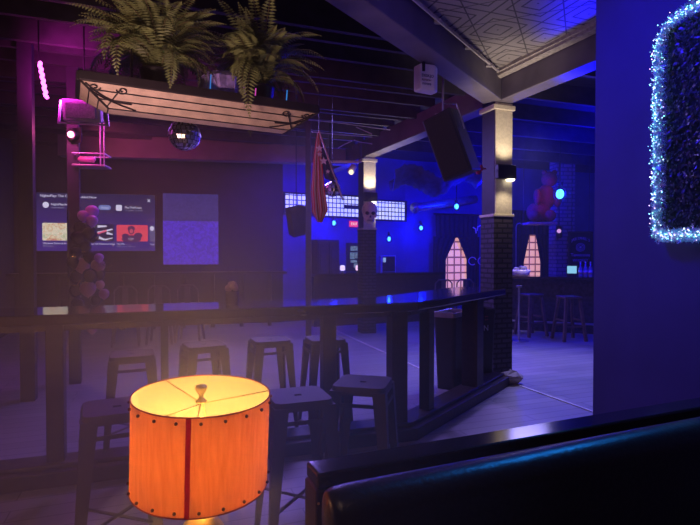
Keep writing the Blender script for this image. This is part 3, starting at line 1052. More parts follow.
# ------------------------------------------------------------------ flag on a slanted pole
f0, f1 = px(319, 131, 6.0), px(343, 200, 6.0)
flag = thing('flag', 'furled flag of stars and stripes hanging from a slanted pole', 'flag', f0)
dl = f1 - f0
MB().tube([(0, 0, 0.0), dl], 0.011, 8).build('pole', mat('pale pole', (0.6, 0.5, 0.5), 0.4), flag, True)
MB().tube([(0, 0, 0.0), (0, 0, 3.84-f0.z)], 0.004, 5).build('cord', M['black'], flag)
def flag_mat():
    m = bpy.data.materials.new('flag cloth')
    m.use_nodes = True
    nt = m.node_tree
    b = nt.nodes['Principled BSDF']
    b.inputs['Roughness'].default_value = 0.85
    uv = nt.nodes.new('ShaderNodeUVMap')
    sp = nt.nodes.new('ShaderNodeSeparateXYZ')
    nt.links.new(uv.outputs[0], sp.inputs[0])
    ml = nt.nodes.new('ShaderNodeMath'); ml.operation = 'MULTIPLY'; ml.inputs[1].default_value = 6.5
    nt.links.new(sp.outputs[0], ml.inputs[0])
    fr_ = nt.nodes.new('ShaderNodeMath'); fr_.operation = 'FRACT'
    nt.links.new(ml.outputs[0], fr_.inputs[0])
    gt = nt.nodes.new('ShaderNodeMath'); gt.operation = 'GREATER_THAN'; gt.inputs[1].default_value = 0.5
    nt.links.new(fr_.outputs[0], gt.inputs[0])
    mx = nt.nodes.new('ShaderNodeMix'); mx.data_type = 'RGBA'
    mx.inputs[6].default_value = (0.45, 0.03, 0.04, 1)
    mx.inputs[7].default_value = (0.55, 0.45, 0.50, 1)
    nt.links.new(gt.outputs[0], mx.inputs[0])
    nt.links.new(mx.outputs[2], b.inputs['Base Color'])
    return m
def cloth(name, m, outline_l, outline_r, folds, amp, N=24, K=28, parent=None):
    """hanging cloth between a left and a right edge, folded in depth"""
    vs, fs, uvs = [], [], []
    def lerp(pl, f_):
        q = f_*(len(pl)-1); i = min(len(pl)-2, int(q)); g = q-i
        return Vector(pl[i]).lerp(Vector(pl[i+1]), g)
    for i in range(N+1):
        a, b = lerp(outline_l, i/N), lerp(outline_r, i/N)
        for k_ in range(K+1):
            u = k_/K
            q = a.lerp(b, u)
            q.y += amp*math.sin(folds*2*PI*u + 0.8*math.sin(3*i/N))*(0.3+0.7*i/N)
            vs.append(q); uvs.append((u, i/N))
    for i in range(N):
        for k_ in range(K):
            o_ = i*(K+1)+k_
            fs.append((o_, o_+1, o_+K+2, o_+K+1))
    mb = MB().add(vs, fs)
    o = mb.build(name, m, parent, True)
    ul = o.data.uv_layers.new(name='UVMap')
    for lp in o.data.loops:
        ul.data[lp.index].uv = uvs[lp.vertex_index]
    sd = o.modifiers.new('thickness', 'SOLIDIFY'); sd.thickness = 0.004
    return o
def L_(x, y): return px(x, y, 6.0) - f0
cloth('striped_cloth', flag_mat(), [L_(317, 133), L_(313, 160), L_(311, 190), L_(312, 212), L_(317, 222)], [L_(320, 133), L_(322, 160), L_(325, 190), L_(328, 210), L_(322, 223)], 2.6, 0.025, parent=flag)
cloth('star_field', mat('flag navy', (0.03, 0.03, 0.16), 0.85), [L_(318.5, 132), L_(319, 145), L_(321, 165), L_(325, 178), L_(332, 181)], [L_(319.5, 132), L_(325, 148), L_(331, 165), L_(336, 177), L_(338, 180)], 1.6, 0.02, parent=flag)
star = MB()
for sx, sy, rr in ((319.6, 149, 0.05), (323.8, 161.5, 0.052), (319.8, 155, 0.035), (328, 172, 0.03)):
    c_ = L_(sx, sy) + Vector((0, -0.035, 0))
    ps = [c_ + Vector((rr*(1 if q % 2 == 0 else 0.42)*math.sin(PI*q/5), 0, rr*(1 if q % 2 == 0 else 0.42)*math.cos(PI*q/5))) for q in range(10)]
    star.add(ps + [c_ + Vector((0, 0.004, 0))], [(q, (q+1) % 10, 10) for q in range(10)])
star.build('star', mat('flag white', (0.7, 0.65, 0.75), 0.8), flag)

# ------------------------------------------------------------------ hanging loudspeaker by the near column
p = px(453, 145, 5.5)
spk = thing('hanging_loudspeaker', 'black loudspeaker hanging tilted under the beam left of the tall column', 'loudspeaker', p, R(-36))
rot = Matrix.Rotation(R(10), 3, 'X') @ Matrix.Rotation(R(-17), 3, 'Y')
c8 = [(-0.17, -0.16), (0.17, -0.16), (0.13, 0.18), (-0.13, 0.18)]
bx = MB().prism(c8, -0.34, 0.34)
bx.v = [tuple(rot @ Vector(q)) for q in bx.v]
bx.build('cabinet', mat('speaker cabinet', (0.03, 0.027, 0.04), 0.55, var=0.2, scale=60, bump=0.2), spk, bevel=0.015)
gr = MB().box((0, 0, 0), (0.31, 0.02, 0.64))
gr.v = [tuple(rot @ (Vector(q) + Vector((0, -0.168, 0)))) for q in gr.v]
gr.build('grille', mat('speaker grille', (0.02, 0.018, 0.03), 0.7, var=0.6, scale=220), spk, bevel=0.01)
br_ = MB()
top_p = rot @ Vector((0, 0.02, 0.34))
br_.tube([top_p, (top_p.x, top_p.y, 3.835-p.z)], 0.012, 8)
br_.box((top_p.x, top_p.y, top_p.z+0.01), (0.16, 0.06, 0.02))
br_.tube([rot @ Vector((0.175, 0, 0.1)), rot @ Vector((0.175, 0.03, 0.38)), (top_p.x, top_p.y, top_p.z+0.12)], 0.008, 6)
br_.build('bracket', M['steel'], spk)

# white box on the beam
p = px(426, 79, 5.0)
wb = thing('white_device', 'small white faceted box with dark lettering fixed below the diagonal beam', 'device', p, R(30))
wm = mat('white plastic', (0.90, 0.86, 0.88), 0.5, var=0.06)
MB().prism([(-0.10, -0.05), (0.05, -0.075), (0.12, -0.03), (0.12, 0.07), (-0.10, 0.07)], -0.125, 0.125).build('housing', wm, wb, bevel=0.02)
dk = mat('dark lettering', (0.03, 0.03, 0.10), 0.6)
fa = math.atan2(-0.025, 0.15)
ln = text('lettering', 'DESKJO', 0.037, dk, wb, (-0.092, -0.0535, -0.005), (PI/2, 0, fa))
text('lettering', 'REFRESH', 0.026, mat('brown lettering', (0.22, 0.12, 0.12), 0.6), wb, (-0.092, -0.0535, -0.042), (PI/2, 0, fa))
text('lettering', 'SYSTEMS', 0.024, dk, wb, (-0.085, -0.0545, -0.078), (PI/2, 0, fa))
MB().beam((-0.075, -0.058, 0.13), (-0.075, -0.058, 0.045), 0.022, 0.02).build('clip', M['black'], wb)
MB().box((0.0, 0.02, 0.16), (0.05, 0.05, 0.10)).build('mount', M['black'], wb)

# ------------------------------------------------------------------ column lamps
def sconce(c, z, label, power):
    f_ = c + Vector((math.sin(R(ROOM)), -math.cos(R(ROOM)), 0))*0.175
    t = thing('column_lamp', label, 'wall lamp', (f_.x, f_.y, z), R(ROOM), 'up and down lamps on the columns')
    MB().box((0, 0.0, 0), (0.262, 0.07, 0.17)).build('housing', M['black'], t, bevel=0.01)
    MB().lathe([(0.0, -0.115), (0.045, -0.105), (0.055, -0.085), (0.0, -0.085)], 16, (0.06, -0.01, 0)).build('lens', emis('lamp lens', (1.0, 0.9, 0.7), 3.5), t)
    o2 = f_ + (f_-c)*0.8
    up = Vector((o2.x, o2.y, z+0.05)); dn = Vector((o2.x, o2.y, z-0.10))
    inn = (c - f_)*0.5
    light('column_lamp_up', 'SPOT', up, power, IVORY, 0.03, up + Vector((0, 0, 1)) + inn*0.25, 120, 0.7)
    light('column_lamp_down', 'SPOT', dn, power*0.8, IVORY, 0.03, dn + Vector((0, 0, -1)) + inn*0.25, 110, 0.7)
sconce(COL_A, px(499, 172, 6.2).z, 'black lamp on the nearer column, white light below it', 10)
sconce(COL_B, px(369, 197, 9.7).z, 'black lamp on the farther column above the skull', 26)
# skull on the far column
p = px(369.5, 213, 9.55)
sk = thing('skull_mask', 'pale skull decoration on the farther column above its brick', 'decoration', p, R(6))
s_ = MB()
s_.ball((0, 0, 0.05), 0.145, 20, 14, (1, 0.75, 1.12))
s_.ball((0, -0.03, -0.10), 0.10, 18, 12, (0.95, 0.72, 1.05))
s_.ball((0.085, -0.05, -0.045), 0.05, 12, 8)
s_.ball((-0.085, -0.05, -0.045), 0.05, 12, 8)
s_.build('cranium', mat('bone', (0.92, 0.82, 0.55), 0.7, var=0.15, scale=20), sk, True)
e = MB()
for sx in (-1, 1): e.ball((sx*0.055, -0.10, -0.01), 0.036, 12, 8, (1, 0.5, 0.9))
e.add([(-0.022, -0.115, -0.09), (0.022, -0.115, -0.09), (0, -0.125, -0.045), (0, -0.09, -0.07)], [(0, 1, 2), (0, 3, 1), (1, 3, 2), (2, 3, 0)])
for q in range(-3, 4): e.box((q*0.018, -0.103, -0.145), (0.003, 0.008, 0.05))
e.box((0, -0.105, -0.145), (0.12, 0.006, 0.006))
e.build('eye_socket', M['black'], sk, True)
# rock at the column foot
rk = MB().ball((0, 0, 0.07), 0.1, 9, 6, (1.5, 1.0, 0.8))
rk.v = [(x+random.uniform(-.02, .02), y+random.uniform(-.02, .02), max(0, z+random.uniform(-.015, .015))) for x, y, z in rk.v]
g = ground(505, 383)
tag(rk.build('rock', M['stone'], loc=(g.x+0.06, g.y-0.02, 0)), 'pale rock on the floor at the foot of the nearer column', 'rock')

# ------------------------------------------------------------------ hedge panel with tinsel on the near wall
T0 = 0.60
hp = W0 + WD*T0
hedge = thing('hedge_panel', 'dark artificial hedge panel on the right wall inside the lit garland', 'wall panel', (hp.x, hp.y, 1.60), WDA)
# local x along the wall, local y: towards the room is -y when WN matches
ly = 1 if (Matrix.Rotation(WDA, 3, 'Z') @ Vector((0, 1, 0))).dot(WN) > 0 else -1
HW, HH = 2.2, 1.20
MB().box((HW/2, ly*0.02, HH/2), (HW-0.06, 0.04, HH-0.06)).build('backing', mat('hedge mat', (0.012, 0.03, 0.02), 0.9), hedge)
lf = MB()
rnd = random.Random(21)
for i in range(9000):
    x, z = rnd.uniform(0.03, 1.5), rnd.uniform(0.03, HH-0.03)
    y = ly*rnd.uniform(0.03, 0.07)
    a = rnd.uniform(0, 2*PI); s2 = rnd.uniform(0.008, 0.016)
    dx, dz = s2*math.cos(a), s2*math.sin(a)
    ty = ly*rnd.uniform(0.0, 0.014)
    lf.add([(x-dx, y, z-dz), (x-dz*0.5, y+ty*0.5, z+dx*0.5), (x+dx, y+ty, z+dz), (x+dz*0.5, y+ty*0.5, z-dx*0.5)], [(0, 1, 2, 3)])
lf.build('leaves', mat('hedge leaf', (0.02, 0.055, 0.045), 0.35, var=0.6, scale=30), hedge)
gar = thing('tinsel_garland', 'glittering iridescent tinsel garland with tiny lights edging the hedge panel', 'garland', (hp.x, hp.y, 1.60), WDA)
path = [(HW, HH), (0.14, HH), (0.05, HH-0.03), (0.005, HH-0.10), (0.0, HH-0.2), (0.0, 0.03), (0.03, 0.0), (HW, 0.0)]
segs = []
tot = 0
for a, b in zip(path[:-1], path[1:]):
    L = math.dist(a, b)
    segs.append((tot, L, a, b)); tot += L
def along(s_):
    for t0, L, a, b in segs:
        if s_ <= t0+L: 
            f_ = (s_-t0)/L
            return a[0]+(b[0]-a[0])*f_, a[1]+(b[1]-a[1])*f_
    return path[-1]
tn = MB(); leds = {}
for i in range(17000):
    x, z = along(rnd.uniform(0.9, tot-0.9))
    r1 = 0.036*rnd.random()**0.5; a = rnd.uniform(0, 2*PI)
    c_ = Vector((x + r1*math.cos(a), ly*(0.075+0.6*r1*math.sin(a*1.7)), z + r1*math.sin(a)))
    d = Vector((rnd.gauss(0, 1), rnd.gauss(0, 1), rnd.gauss(0, 1))).normalized()
    e_ = d.cross(Vector((rnd.gauss(0, 1), rnd.gauss(0, 1), rnd.gauss(0, 1)))).normalized()
    l_ = rnd.uniform(0.008, 0.022)
    tn.add([c_ - d*l_ - e_*0.0011, c_ - d*l_ + e_*0.0011, c_ + d*l_ + e_*0.0011, c_ + d*l_ - e_*0.0011], [(0, 1, 2, 3)])
def tinsel_mat():
    m = bpy.data.materials.new('iridescent tinsel')
    m.use_nodes = True
    nt = m.node_tree
    b = nt.nodes['Principled BSDF']
    b.inputs['Roughness'].default_value = 0.3
    b.inputs['Metallic'].default_value = 0.6
    b.inputs['Thin Film Thickness'].default_value = 380
    gm = nt.nodes.new('ShaderNodeNewGeometry')
    wv = nt.nodes.new('ShaderNodeTexNoise'); wv.inputs['Scale'].default_value = 40
    tc = nt.nodes.new('ShaderNodeTexCoord')
    nt.links.new(tc.outputs['Object'], wv.inputs['Vector'])
    cr = nt.nodes.new('ShaderNodeValToRGB')
    cols = [(0.30, (0.30, 0.55, 0.95)), (0.45, (0.35, 0.90, 0.90)), (0.55, (0.80, 0.85, 1.0)), (0.68, (0.75, 0.45, 0.9))]
    while len(cr.color_ramp.elements) < 4: cr.color_ramp.elements.new(0.5)
    for el, (p_, c2) in zip(cr.color_ramp.elements, cols):
        el.position = p_; el.color = (*c2, 1)
    nt.links.new(wv.outputs['Fac'], cr.inputs[0])
    nt.links.new(cr.outputs[0], b.inputs['Base Color'])
    return m
o = tn.build('tinsel', tinsel_mat(), gar); o['kind'] = 'stuff'
led_cols = [((0.25, 0.75, 1.0), 4.0), ((0.7, 0.9, 1.0), 5.0), ((0.25, 1.0, 0.75), 3.2), ((0.75, 0.45, 1.0), 3.6), ((0.35, 0.45, 1.0), 4.0)]
lb = [MB() for _ in led_cols]
for i in range(1500):
    x, z = along(rnd.uniform(0.9, tot-0.9))
    lb[rnd.choice([0, 0, 1, 2, 3, 4])].ball((x+rnd.gauss(0, 0.013), ly*rnd.uniform(0.05, 0.12), z+rnd.gauss(0, 0.013)), rnd.uniform(0.0013, 0.0030), 6, 4)
for b_, (c2, s2) in zip(lb, led_cols):
    o = b_.build('fairy_lights', emis('fairy light', c2, s2*1.6), gar); o['kind'] = 'stuff'

# ------------------------------------------------------------------ posts, pink lights at left
pp = px(74, 200, 6.0)
struct(MB().box((0, 0, 1.81), (0.12, 0.12, 3.62)).build('post_slim', M['dark_paint'], loc=(pp.x, pp.y, 0), rot=(0, 0, R(ROOM))))
pq = px(27, 200, 5.3)
struct(MB().box((0, 0, 1.81), (0.13, 0.13, 3.62)).build('post_left', M['dark_paint'], loc=(pq.x, pq.y, 0), rot=(0, 0, R(ROOM))))
neon_m = emis('magenta neon', (1.0, 0.10, 0.85), 6.0)
p = px(43, 80, 4.9)
ne = thing('neon_tube', 'glowing magenta wavy neon tube hanging at upper left', 'neon light', p)
pts = [Vector((-0.03+0.06*q/30 + 0.006*math.sin(q*1.3), 0.006*math.cos(q*1.3), 0.165-0.33*q/30)) for q in range(31)]
MB().tube(pts, 0.017, 10).build('tube', neon_m, ne, True)
MB().tube([(-0.05, 0.02, 0.16), (-0.05, 0.02, 3.7-p.z)], 0.006, 6).build('bracket', M['black_metal'], ne)
light('neon_light', 'SPOT', p + Vector((0.06, -0.08, 0)), 75, MAGENTA, 0.12, px(92, 85, 5.4), 150, 0.8)
# lamp on the slim post
p = px(73, 135, 5.88)
pk = thing('pink_spotlight', 'small stage lamp glowing pink on the slim post', 'stage lamp', p, R(-20))
MB().lathe([(0.03, 0.1), (0.055, 0.08), (0.06, -0.02), (0.066, -0.03), (0.05, -0.03), (0.04, 0.0)], 16).build('can', M['black_metal'], pk, True, rot=(R(-80), 0, 0))
MB().ball((0, -0.03, 0), 0.036, 12, 8).build('lens', emis('pink lens', (1.0, 0.18, 0.42), 9), pk, True)
MB().beam((0, 0.05, -0.08), (0.0, 0.05, 0.09), 0.14, 0.012).build('yoke', M['black_metal'], pk)
light('pink_spot_light', 'POINT', p + Vector((0.03, -0.14, 0.0)), 7, (1.0, 0.10, 0.35), 0.06)
light('pink_joist_light', 'SPOT', px(80, 150, 8.2), 60, (1.0, 0.12, 0.35), 0.08, px(150, 150, 9.7), 100, 1.0)
# magenta-lit box below the joists
p = px(84, 111, 5.1)
mb_ = thing('box_loudspeaker', 'box loudspeaker lit magenta in a metal bracket at the left end of the trough', 'loudspeaker', p, R(14))
MB().prism([(-0.17, -0.1), (0.17, -0.12), (0.15, 0.12), (-0.15, 0.12)], -0.105, 0.105).build('cabinet', mat('grey speaker box', (0.42, 0.34, 0.42), 0.5), mb_, bevel=0.015, rot=(R(14), 0, 0))
MB().box((0, -0.135, 0.0), (0.27, 0.02, 0.15)).build('grille', mat('grey speaker mesh', (0.34, 0.26, 0.34), 0.6, var=0.4, scale=120), mb_, bevel=0.01, rot=(R(14), 0, 0))
k_ = MB()
for sx in (-1, 1):
    k_.beam((sx*0.20, 0, 0.09), (sx*0.22, -0.02, -0.14), 0.02, 0.02)
k_.beam((-0.22, -0.02, -0.13), (0.22, -0.02, -0.13), 0.02, 0.015)
k_.build('bracket', M['steel'], mb_)
MB().tube([(0, 0.02, 0.09), (0, 0.02, 3.83-p.z)], 0.008, 6).build('hanging_rod', M['black_metal'], mb_)
# wire shelf with pink tube lamp by the post
p = px(92, 160, 6.0)
ws = thing('wire_shelf', 'small hanging wire shelf holding a pink tube, beside the slim post', 'shelf', p, R(8))
k_ = MB()
for zz in (0.055, -0.075):
    for yy in (-0.12, 0.12): k_.tube([(-0.17, yy, zz), (0.17, yy, zz)], 0.008, 6)
    for xx in (-0.17, 0.17): k_.tube([(xx, -0.12, zz), (xx, 0.12, zz)], 0.008, 6)
for xx in (0.13, 0.17): k_.tube([(xx, -0.12, -0.09), (xx, -0.12, 0.40)], 0.007, 6)
k_.build('frame', M['pale_metal'], ws)
MB().tube([(-0.17, 0.0, 0.02), (-0.17, 0.0, 3.7-p.z)], 0.006, 6).build('hanging_rod', M['pale_metal'], ws)
MB().tube([(-0.14, -0.03, 0.0), (-0.12, -0.03, 0.0), (0.03, -0.03, 0.0), (0.05, -0.03, 0.0)], [0.012, 0.034, 0.034, 0.012], 14).build('pink_tube', mat('pink enamel', (0.85, 0.35, 0.45), 0.4), ws, True)
MB().box((0, 0, -0.085), (0.35, 0.25, 0.008)).build('shelf_board', mat('pinkish board', (0.4, 0.25, 0.28), 0.5), ws)

# balloon column round the slim post
bc = thing('balloon_column', 'column of pink and black balloons with gold streamers round the slim post', 'balloons', (pp.x, pp.y, 0))
bp_ = mat('mauve balloon', (0.75, 0.36, 0.72), 0.4, var=0.1)
bk_ = mat('black balloon', (0.025, 0.018, 0.02), 0.25, var=0.1)
br2 = mat('rose balloon', (0.50, 0.25, 0.25), 0.35, var=0.1)
bal = [(92, 212, 6.6, 0), (83, 216, 5.4, 0), (92, 221, 5.6, 0), (81, 228, 7, 1), (89, 233, 7, 1), (78, 238, 7, 1), (93, 237, 5.5, 1), (84, 247, 7, 1), (76, 252, 6, 1),
       (82, 266, 7.5, 2), (98, 266, 6.8, 2), (99, 258, 4.5, 0), (90, 257, 6.5, 1), (73, 263, 6, 1), (90, 276, 7, 1), (76, 277, 7, 1), (100, 275, 5, 1),
       (88, 289, 7.5, 2), (100, 285, 4.5, 2), (104, 294, 5.0, 2), (76, 291, 6.5, 1), (96, 300, 6, 1), (92, 329, 5, 2), (86, 312, 6, 1), (78, 304, 6.5, 1)]
for i, (x, y, r, c_) in enumerate(bal):
    q = px(x, y, 5.84 - 0.07*(i % 3)) - Vector((pp.x, pp.y, 0))
    rr = r*5.8/F
    MB().lathe([(0.0, -1.22*rr), (0.10*rr, -1.2*rr), (0.05*rr, -1.1*rr), (0.35*rr, -0.95*rr), (0.72*rr, -0.62*rr), (0.95*rr, -0.2*rr), (1.0*rr, 0.15*rr), (0.9*rr, 0.55*rr), (0.6*rr, 0.88*rr), (0.25*rr, 1.02*rr), (0, 1.04*rr)], 18).build('balloon', (bp_, bk_, br2)[c_], bc, True, loc=q)
gs = MB()
rnd = random.Random(9)
for x, y, n_ in ((72, 257, 4), (83, 253, 3), (106, 265, 3), (69, 286, 3), (77, 284, 3)):
    for q in range(n_):
        c_ = px(x + rnd.uniform(-4, 4), y + rnd.uniform(-2, 2), 5.62) - Vector((pp.x, pp.y, 0))
        gs.beam(c_, c_ + Vector((rnd.uniform(0.03, 0.08), rnd.uniform(-.02, .02), rnd.uniform(-0.01, 0.05))), 0.012, 0.004)
gs.build('streamer', mat('gold foil', (0.95, 0.7, 0.25), 0.2, 1.0), bc)
MB().tube([(0.0, -0.13, 0.9), (0.0, -0.13, 2.0)], 0.012, 6).build('core_stick', M['black'], bc)

# ------------------------------------------------------------------ projection screen on the back wall
BNN = Vector((BWD.y, -BWD.x, 0))
s0, s1 = on_back(37.5), on_back(155.5)
SW = (s1-s0).length
zb, zt = px(96, 251, s0.y+0.2).z, px(40, 192.5, s0.y).z
SH = zt - zb
scr = thing('projection_screen', 'wide lit screen showing a violet music menu on the back wall', 'screen', (s0.x + BNN.x*0.03, s0.y + BNN.y*0.03, zb), BWA)
MB().box((SW/2, 0.012, SH/2), (SW+0.05, 0.02, SH+0.05)).build('frame', M['black'], scr)
def vgrad():
    m = bpy.data.materials.new('screen picture')
    m.use_nodes = True
    nt = m.node_tree
    nt.nodes.remove(nt.nodes['Principled BSDF'])
    e = nt.nodes.new('ShaderNodeEmission')
    tc = nt.nodes.new('ShaderNodeTexCoord')
    sp = nt.nodes.new('ShaderNodeSeparateXYZ')
    nt.links.new(tc.outputs['Generated'], sp.inputs[0])
    cr = nt.nodes.new('ShaderNodeValToRGB')
    cr.color_ramp.elements[0].color = (0.040, 0.016, 0.19, 1)
    cr.color_ramp.elements[1].color = (0.020, 0.013, 0.062, 1)
    cr.color_ramp.elements[0].position = 0.25
    nt.links.new(sp.outputs['Z'], cr.inputs[0])
    nt.links.new(cr.outputs[0], e.inputs[0])
    e.inputs[1].default_value = 1.0
    nt.links.new(e.outputs[0], nt.nodes['Material Output'].inputs[0])
    return m
MB().box((SW/2, -0.002, SH/2), (SW, 0.006, SH)).build('picture', vgrad(), scr)
white_t = emis('screen white', (0.75, 0.7, 0.95), 0.9)
dim_t = emis('screen dim text', (0.45, 0.42, 0.65), 0.7)
def sx(x): return (x-37.5)/118*SW
def sz(y): return SH*(1-(y-193)/58.5)
def rr_part(name, x0, x1, y0, y1, m, y=-0.008, r=0.02, parent=None):
    wd, ht = sx(x1)-sx(x0), sz(y0)-sz(y1)
    poly = roundrect(wd, ht, min(r, ht/2.01, wd/2.01), 4)
    n_ = len(poly)
    b = MB().add([(sx((x0+x1)/2)+a, y, (sz(y0)+sz(y1))/2+b2) for a, b2 in poly] + [(sx((x0+x1)/2)+a, y+0.005, (sz(y0)+sz(y1))/2+b2) for a, b2 in poly],
        [tuple(range(n_)), tuple(reversed(range(n_, 2*n_)))] + [(i, (i+1) % n_, n_+(i+1) % n_, n_+i) for i in range(n_)])
    return b.build(name, m, parent or scr)
text('caption', 'NightsPlay: The Classics', 0.068, white_t, scr, (sx(41), -0.009, sz(197.2)))
text('caption', 'Added Now', 0.066, white_t, scr, (sx(78.5), -0.009, sz(197.8)))
text('caption', 'x', 0.13, white_t, scr, (sx(147.5), -0.009, sz(200.5)))
panel_m = emis('screen panel', (0.055, 0.03, 0.14), 1.0)
rr_part('menu_row', 76, 152, 201, 212.5, emis('screen row', (0.030, 0.017, 0.085), 1.0), -0.007, 0.03)
rr_part('avatar', 43.5, 49.5, 202.3, 208.3, white_t, -0.009, 0.2)
rr_part('avatar', 115.5, 121.5, 204, 210, white_t, -0.009, 0.02)
rr_part('button', 98, 110.5, 204.5, 209.5, emis('button blue', (0.18, 0.22, 0.55), 0.9), -0.009, 0.05)
text('caption', 'Follow', 0.05, white_t, scr, (sx(101), -0.013, sz(208)))
text('caption', 'NightPlay.fm', 0.06, white_t, scr, (sx(51.5), -0.009, sz(205.6)))
text('caption', 'Classic Mixtapes', 0.035, dim_t, scr, (sx(52), -0.009, sz(208.4)))
text('caption', 'PlayTheHouse', 0.055, white_t, scr, (sx(124.5), -0.009, sz(207.4)))
text('caption', '24 playlists . 10 albums', 0.036, dim_t, scr, (sx(125), -0.009, sz(210)))
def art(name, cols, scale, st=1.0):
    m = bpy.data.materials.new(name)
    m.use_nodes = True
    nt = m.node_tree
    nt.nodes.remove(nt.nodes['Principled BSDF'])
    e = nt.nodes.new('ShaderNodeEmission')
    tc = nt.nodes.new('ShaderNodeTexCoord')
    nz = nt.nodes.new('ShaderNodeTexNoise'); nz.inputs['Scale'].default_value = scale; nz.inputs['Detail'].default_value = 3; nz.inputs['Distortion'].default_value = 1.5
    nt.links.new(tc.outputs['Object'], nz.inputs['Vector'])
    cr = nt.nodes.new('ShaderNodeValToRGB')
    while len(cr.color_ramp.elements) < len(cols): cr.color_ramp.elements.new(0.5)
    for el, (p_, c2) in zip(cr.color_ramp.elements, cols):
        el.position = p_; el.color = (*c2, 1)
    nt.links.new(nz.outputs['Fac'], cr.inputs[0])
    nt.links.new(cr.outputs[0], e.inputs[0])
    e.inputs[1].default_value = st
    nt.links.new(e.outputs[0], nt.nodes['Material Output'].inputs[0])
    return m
c1 = rr_part('cover_card', 43, 71.5, 223.3, 241, art('pale floral art', [(0.30, (0.55, 0.12, 0.12)), (0.42, (0.75, 0.55, 0.35)), (0.52, (0.85, 0.75, 0.62)), (0.68, (0.45, 0.50, 0.30))], 9, 0.9))
c2 = rr_part('cover_card', 86, 113.2, 224, 241.5, emis('dark art', (0.018, 0.01, 0.05), 1.0))
ck = MB()
for (ax, ay, bx_, by_, wd) in ((97, 233, 112, 229, 0.05), (94, 236, 104, 240, 0.06), (97, 226.5, 106, 226, 0.05), (104, 240, 112, 238, 0.03), (92, 227, 95, 231, 0.05), (106, 233, 112, 234.5, 0.05)):
    ck.beam((sx(ax), -0.012, sz(ay)), (sx(bx_), -0.012, sz(by_)), 0.004, wd, None, wd*0.5)
ck.build('artwork', white_t, c2)
ck = MB()
ck.beam((sx(92), -0.014, sz(235.5)), (sx(106), -0.014, sz(230.5)), 0.004, 0.035)
ck.build('artwork', emis('pink art', (0.9, 0.12, 0.25), 0.9), c2)
c3 = rr_part('cover_card', 116, 148, 224.5, 241.5, emis('coral art', (0.85, 0.07, 0.13), 0.9))
ck = MB()
def disc(mb, x, y, r, ry=None, yy=-0.012):
    n_ = 16
    ry = ry or r
    mb.add([(sx(x)+r*math.cos(2*PI*q/n_), yy, sz(y)+ry*math.sin(2*PI*q/n_)) for q in range(n_)] + [(sx(x), yy+0.003, sz(y))], [(q, (q+1) % n_, n_) for q in range(n_)])
disc(ck, 131, 228.5, 0.07, 0.06); disc(ck, 131, 230.5, 0.055, 0.075); disc(ck, 131, 239, 0.19, 0.075); disc(ck, 125, 236, 0.07, 0.05); disc(ck, 138, 235.5, 0.08, 0.06)
ck.build('artwork', emis('plum art', (0.09, 0.02, 0.11), 0.9), c3)
ck = MB(); disc(ck, 131, 231, 0.035, 0.045, -0.016); ck.build('artwork', emis('face art', (0.75, 0.1, 0.16), 0.8), c3)
text('caption', 'NOW', 0.04, white_t, scr, (sx(128), -0.015, sz(239.5)))
rr_part('cover_card', 150, 155.2, 225, 241.5, emis('grey art', (0.12, 0.10, 0.25), 0.9), r=0.01)
ck = MB(); disc(ck, 152.3, 228, 0.04, 0.05); ck.build('artwork', white_t, scr)
for x, y, s_, sub in ((43.3, 244.6, 'Weekend Dance & Groove', 'All-time party'), (88, 245, 'Loud, All Weekend Songs', None), (116, 245, 'The Mix', 'Sunset, House, After-dark'), (150.3, 245.2, 'Late', None)):
    text('caption', s_, 0.047, white_t, scr, (sx(x), -0.009, sz(y)))
    if sub: text('caption', sub, 0.034, dim_t, scr, (sx(x), -0.009, sz(y+2.4)))

# patterned lit panel beside the screen
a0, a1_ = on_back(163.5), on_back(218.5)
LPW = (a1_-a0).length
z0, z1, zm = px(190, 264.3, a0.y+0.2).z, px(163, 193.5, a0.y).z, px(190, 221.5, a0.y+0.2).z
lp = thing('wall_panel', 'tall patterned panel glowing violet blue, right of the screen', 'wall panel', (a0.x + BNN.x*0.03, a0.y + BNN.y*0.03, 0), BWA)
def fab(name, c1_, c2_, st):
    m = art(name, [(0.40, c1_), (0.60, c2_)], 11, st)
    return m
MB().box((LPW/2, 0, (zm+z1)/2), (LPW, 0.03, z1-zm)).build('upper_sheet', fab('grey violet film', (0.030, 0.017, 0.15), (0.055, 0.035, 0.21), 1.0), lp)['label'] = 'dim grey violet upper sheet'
MB().box((LPW/2, -0.004, (zm+z0)/2), (LPW, 0.03, zm-z0)).build('lower_sheet', fab('violet blue film', (0.050, 0.015, 0.42), (0.10, 0.035, 0.68), 1.0), lp)['label'] = 'bright violet blue lower sheet'

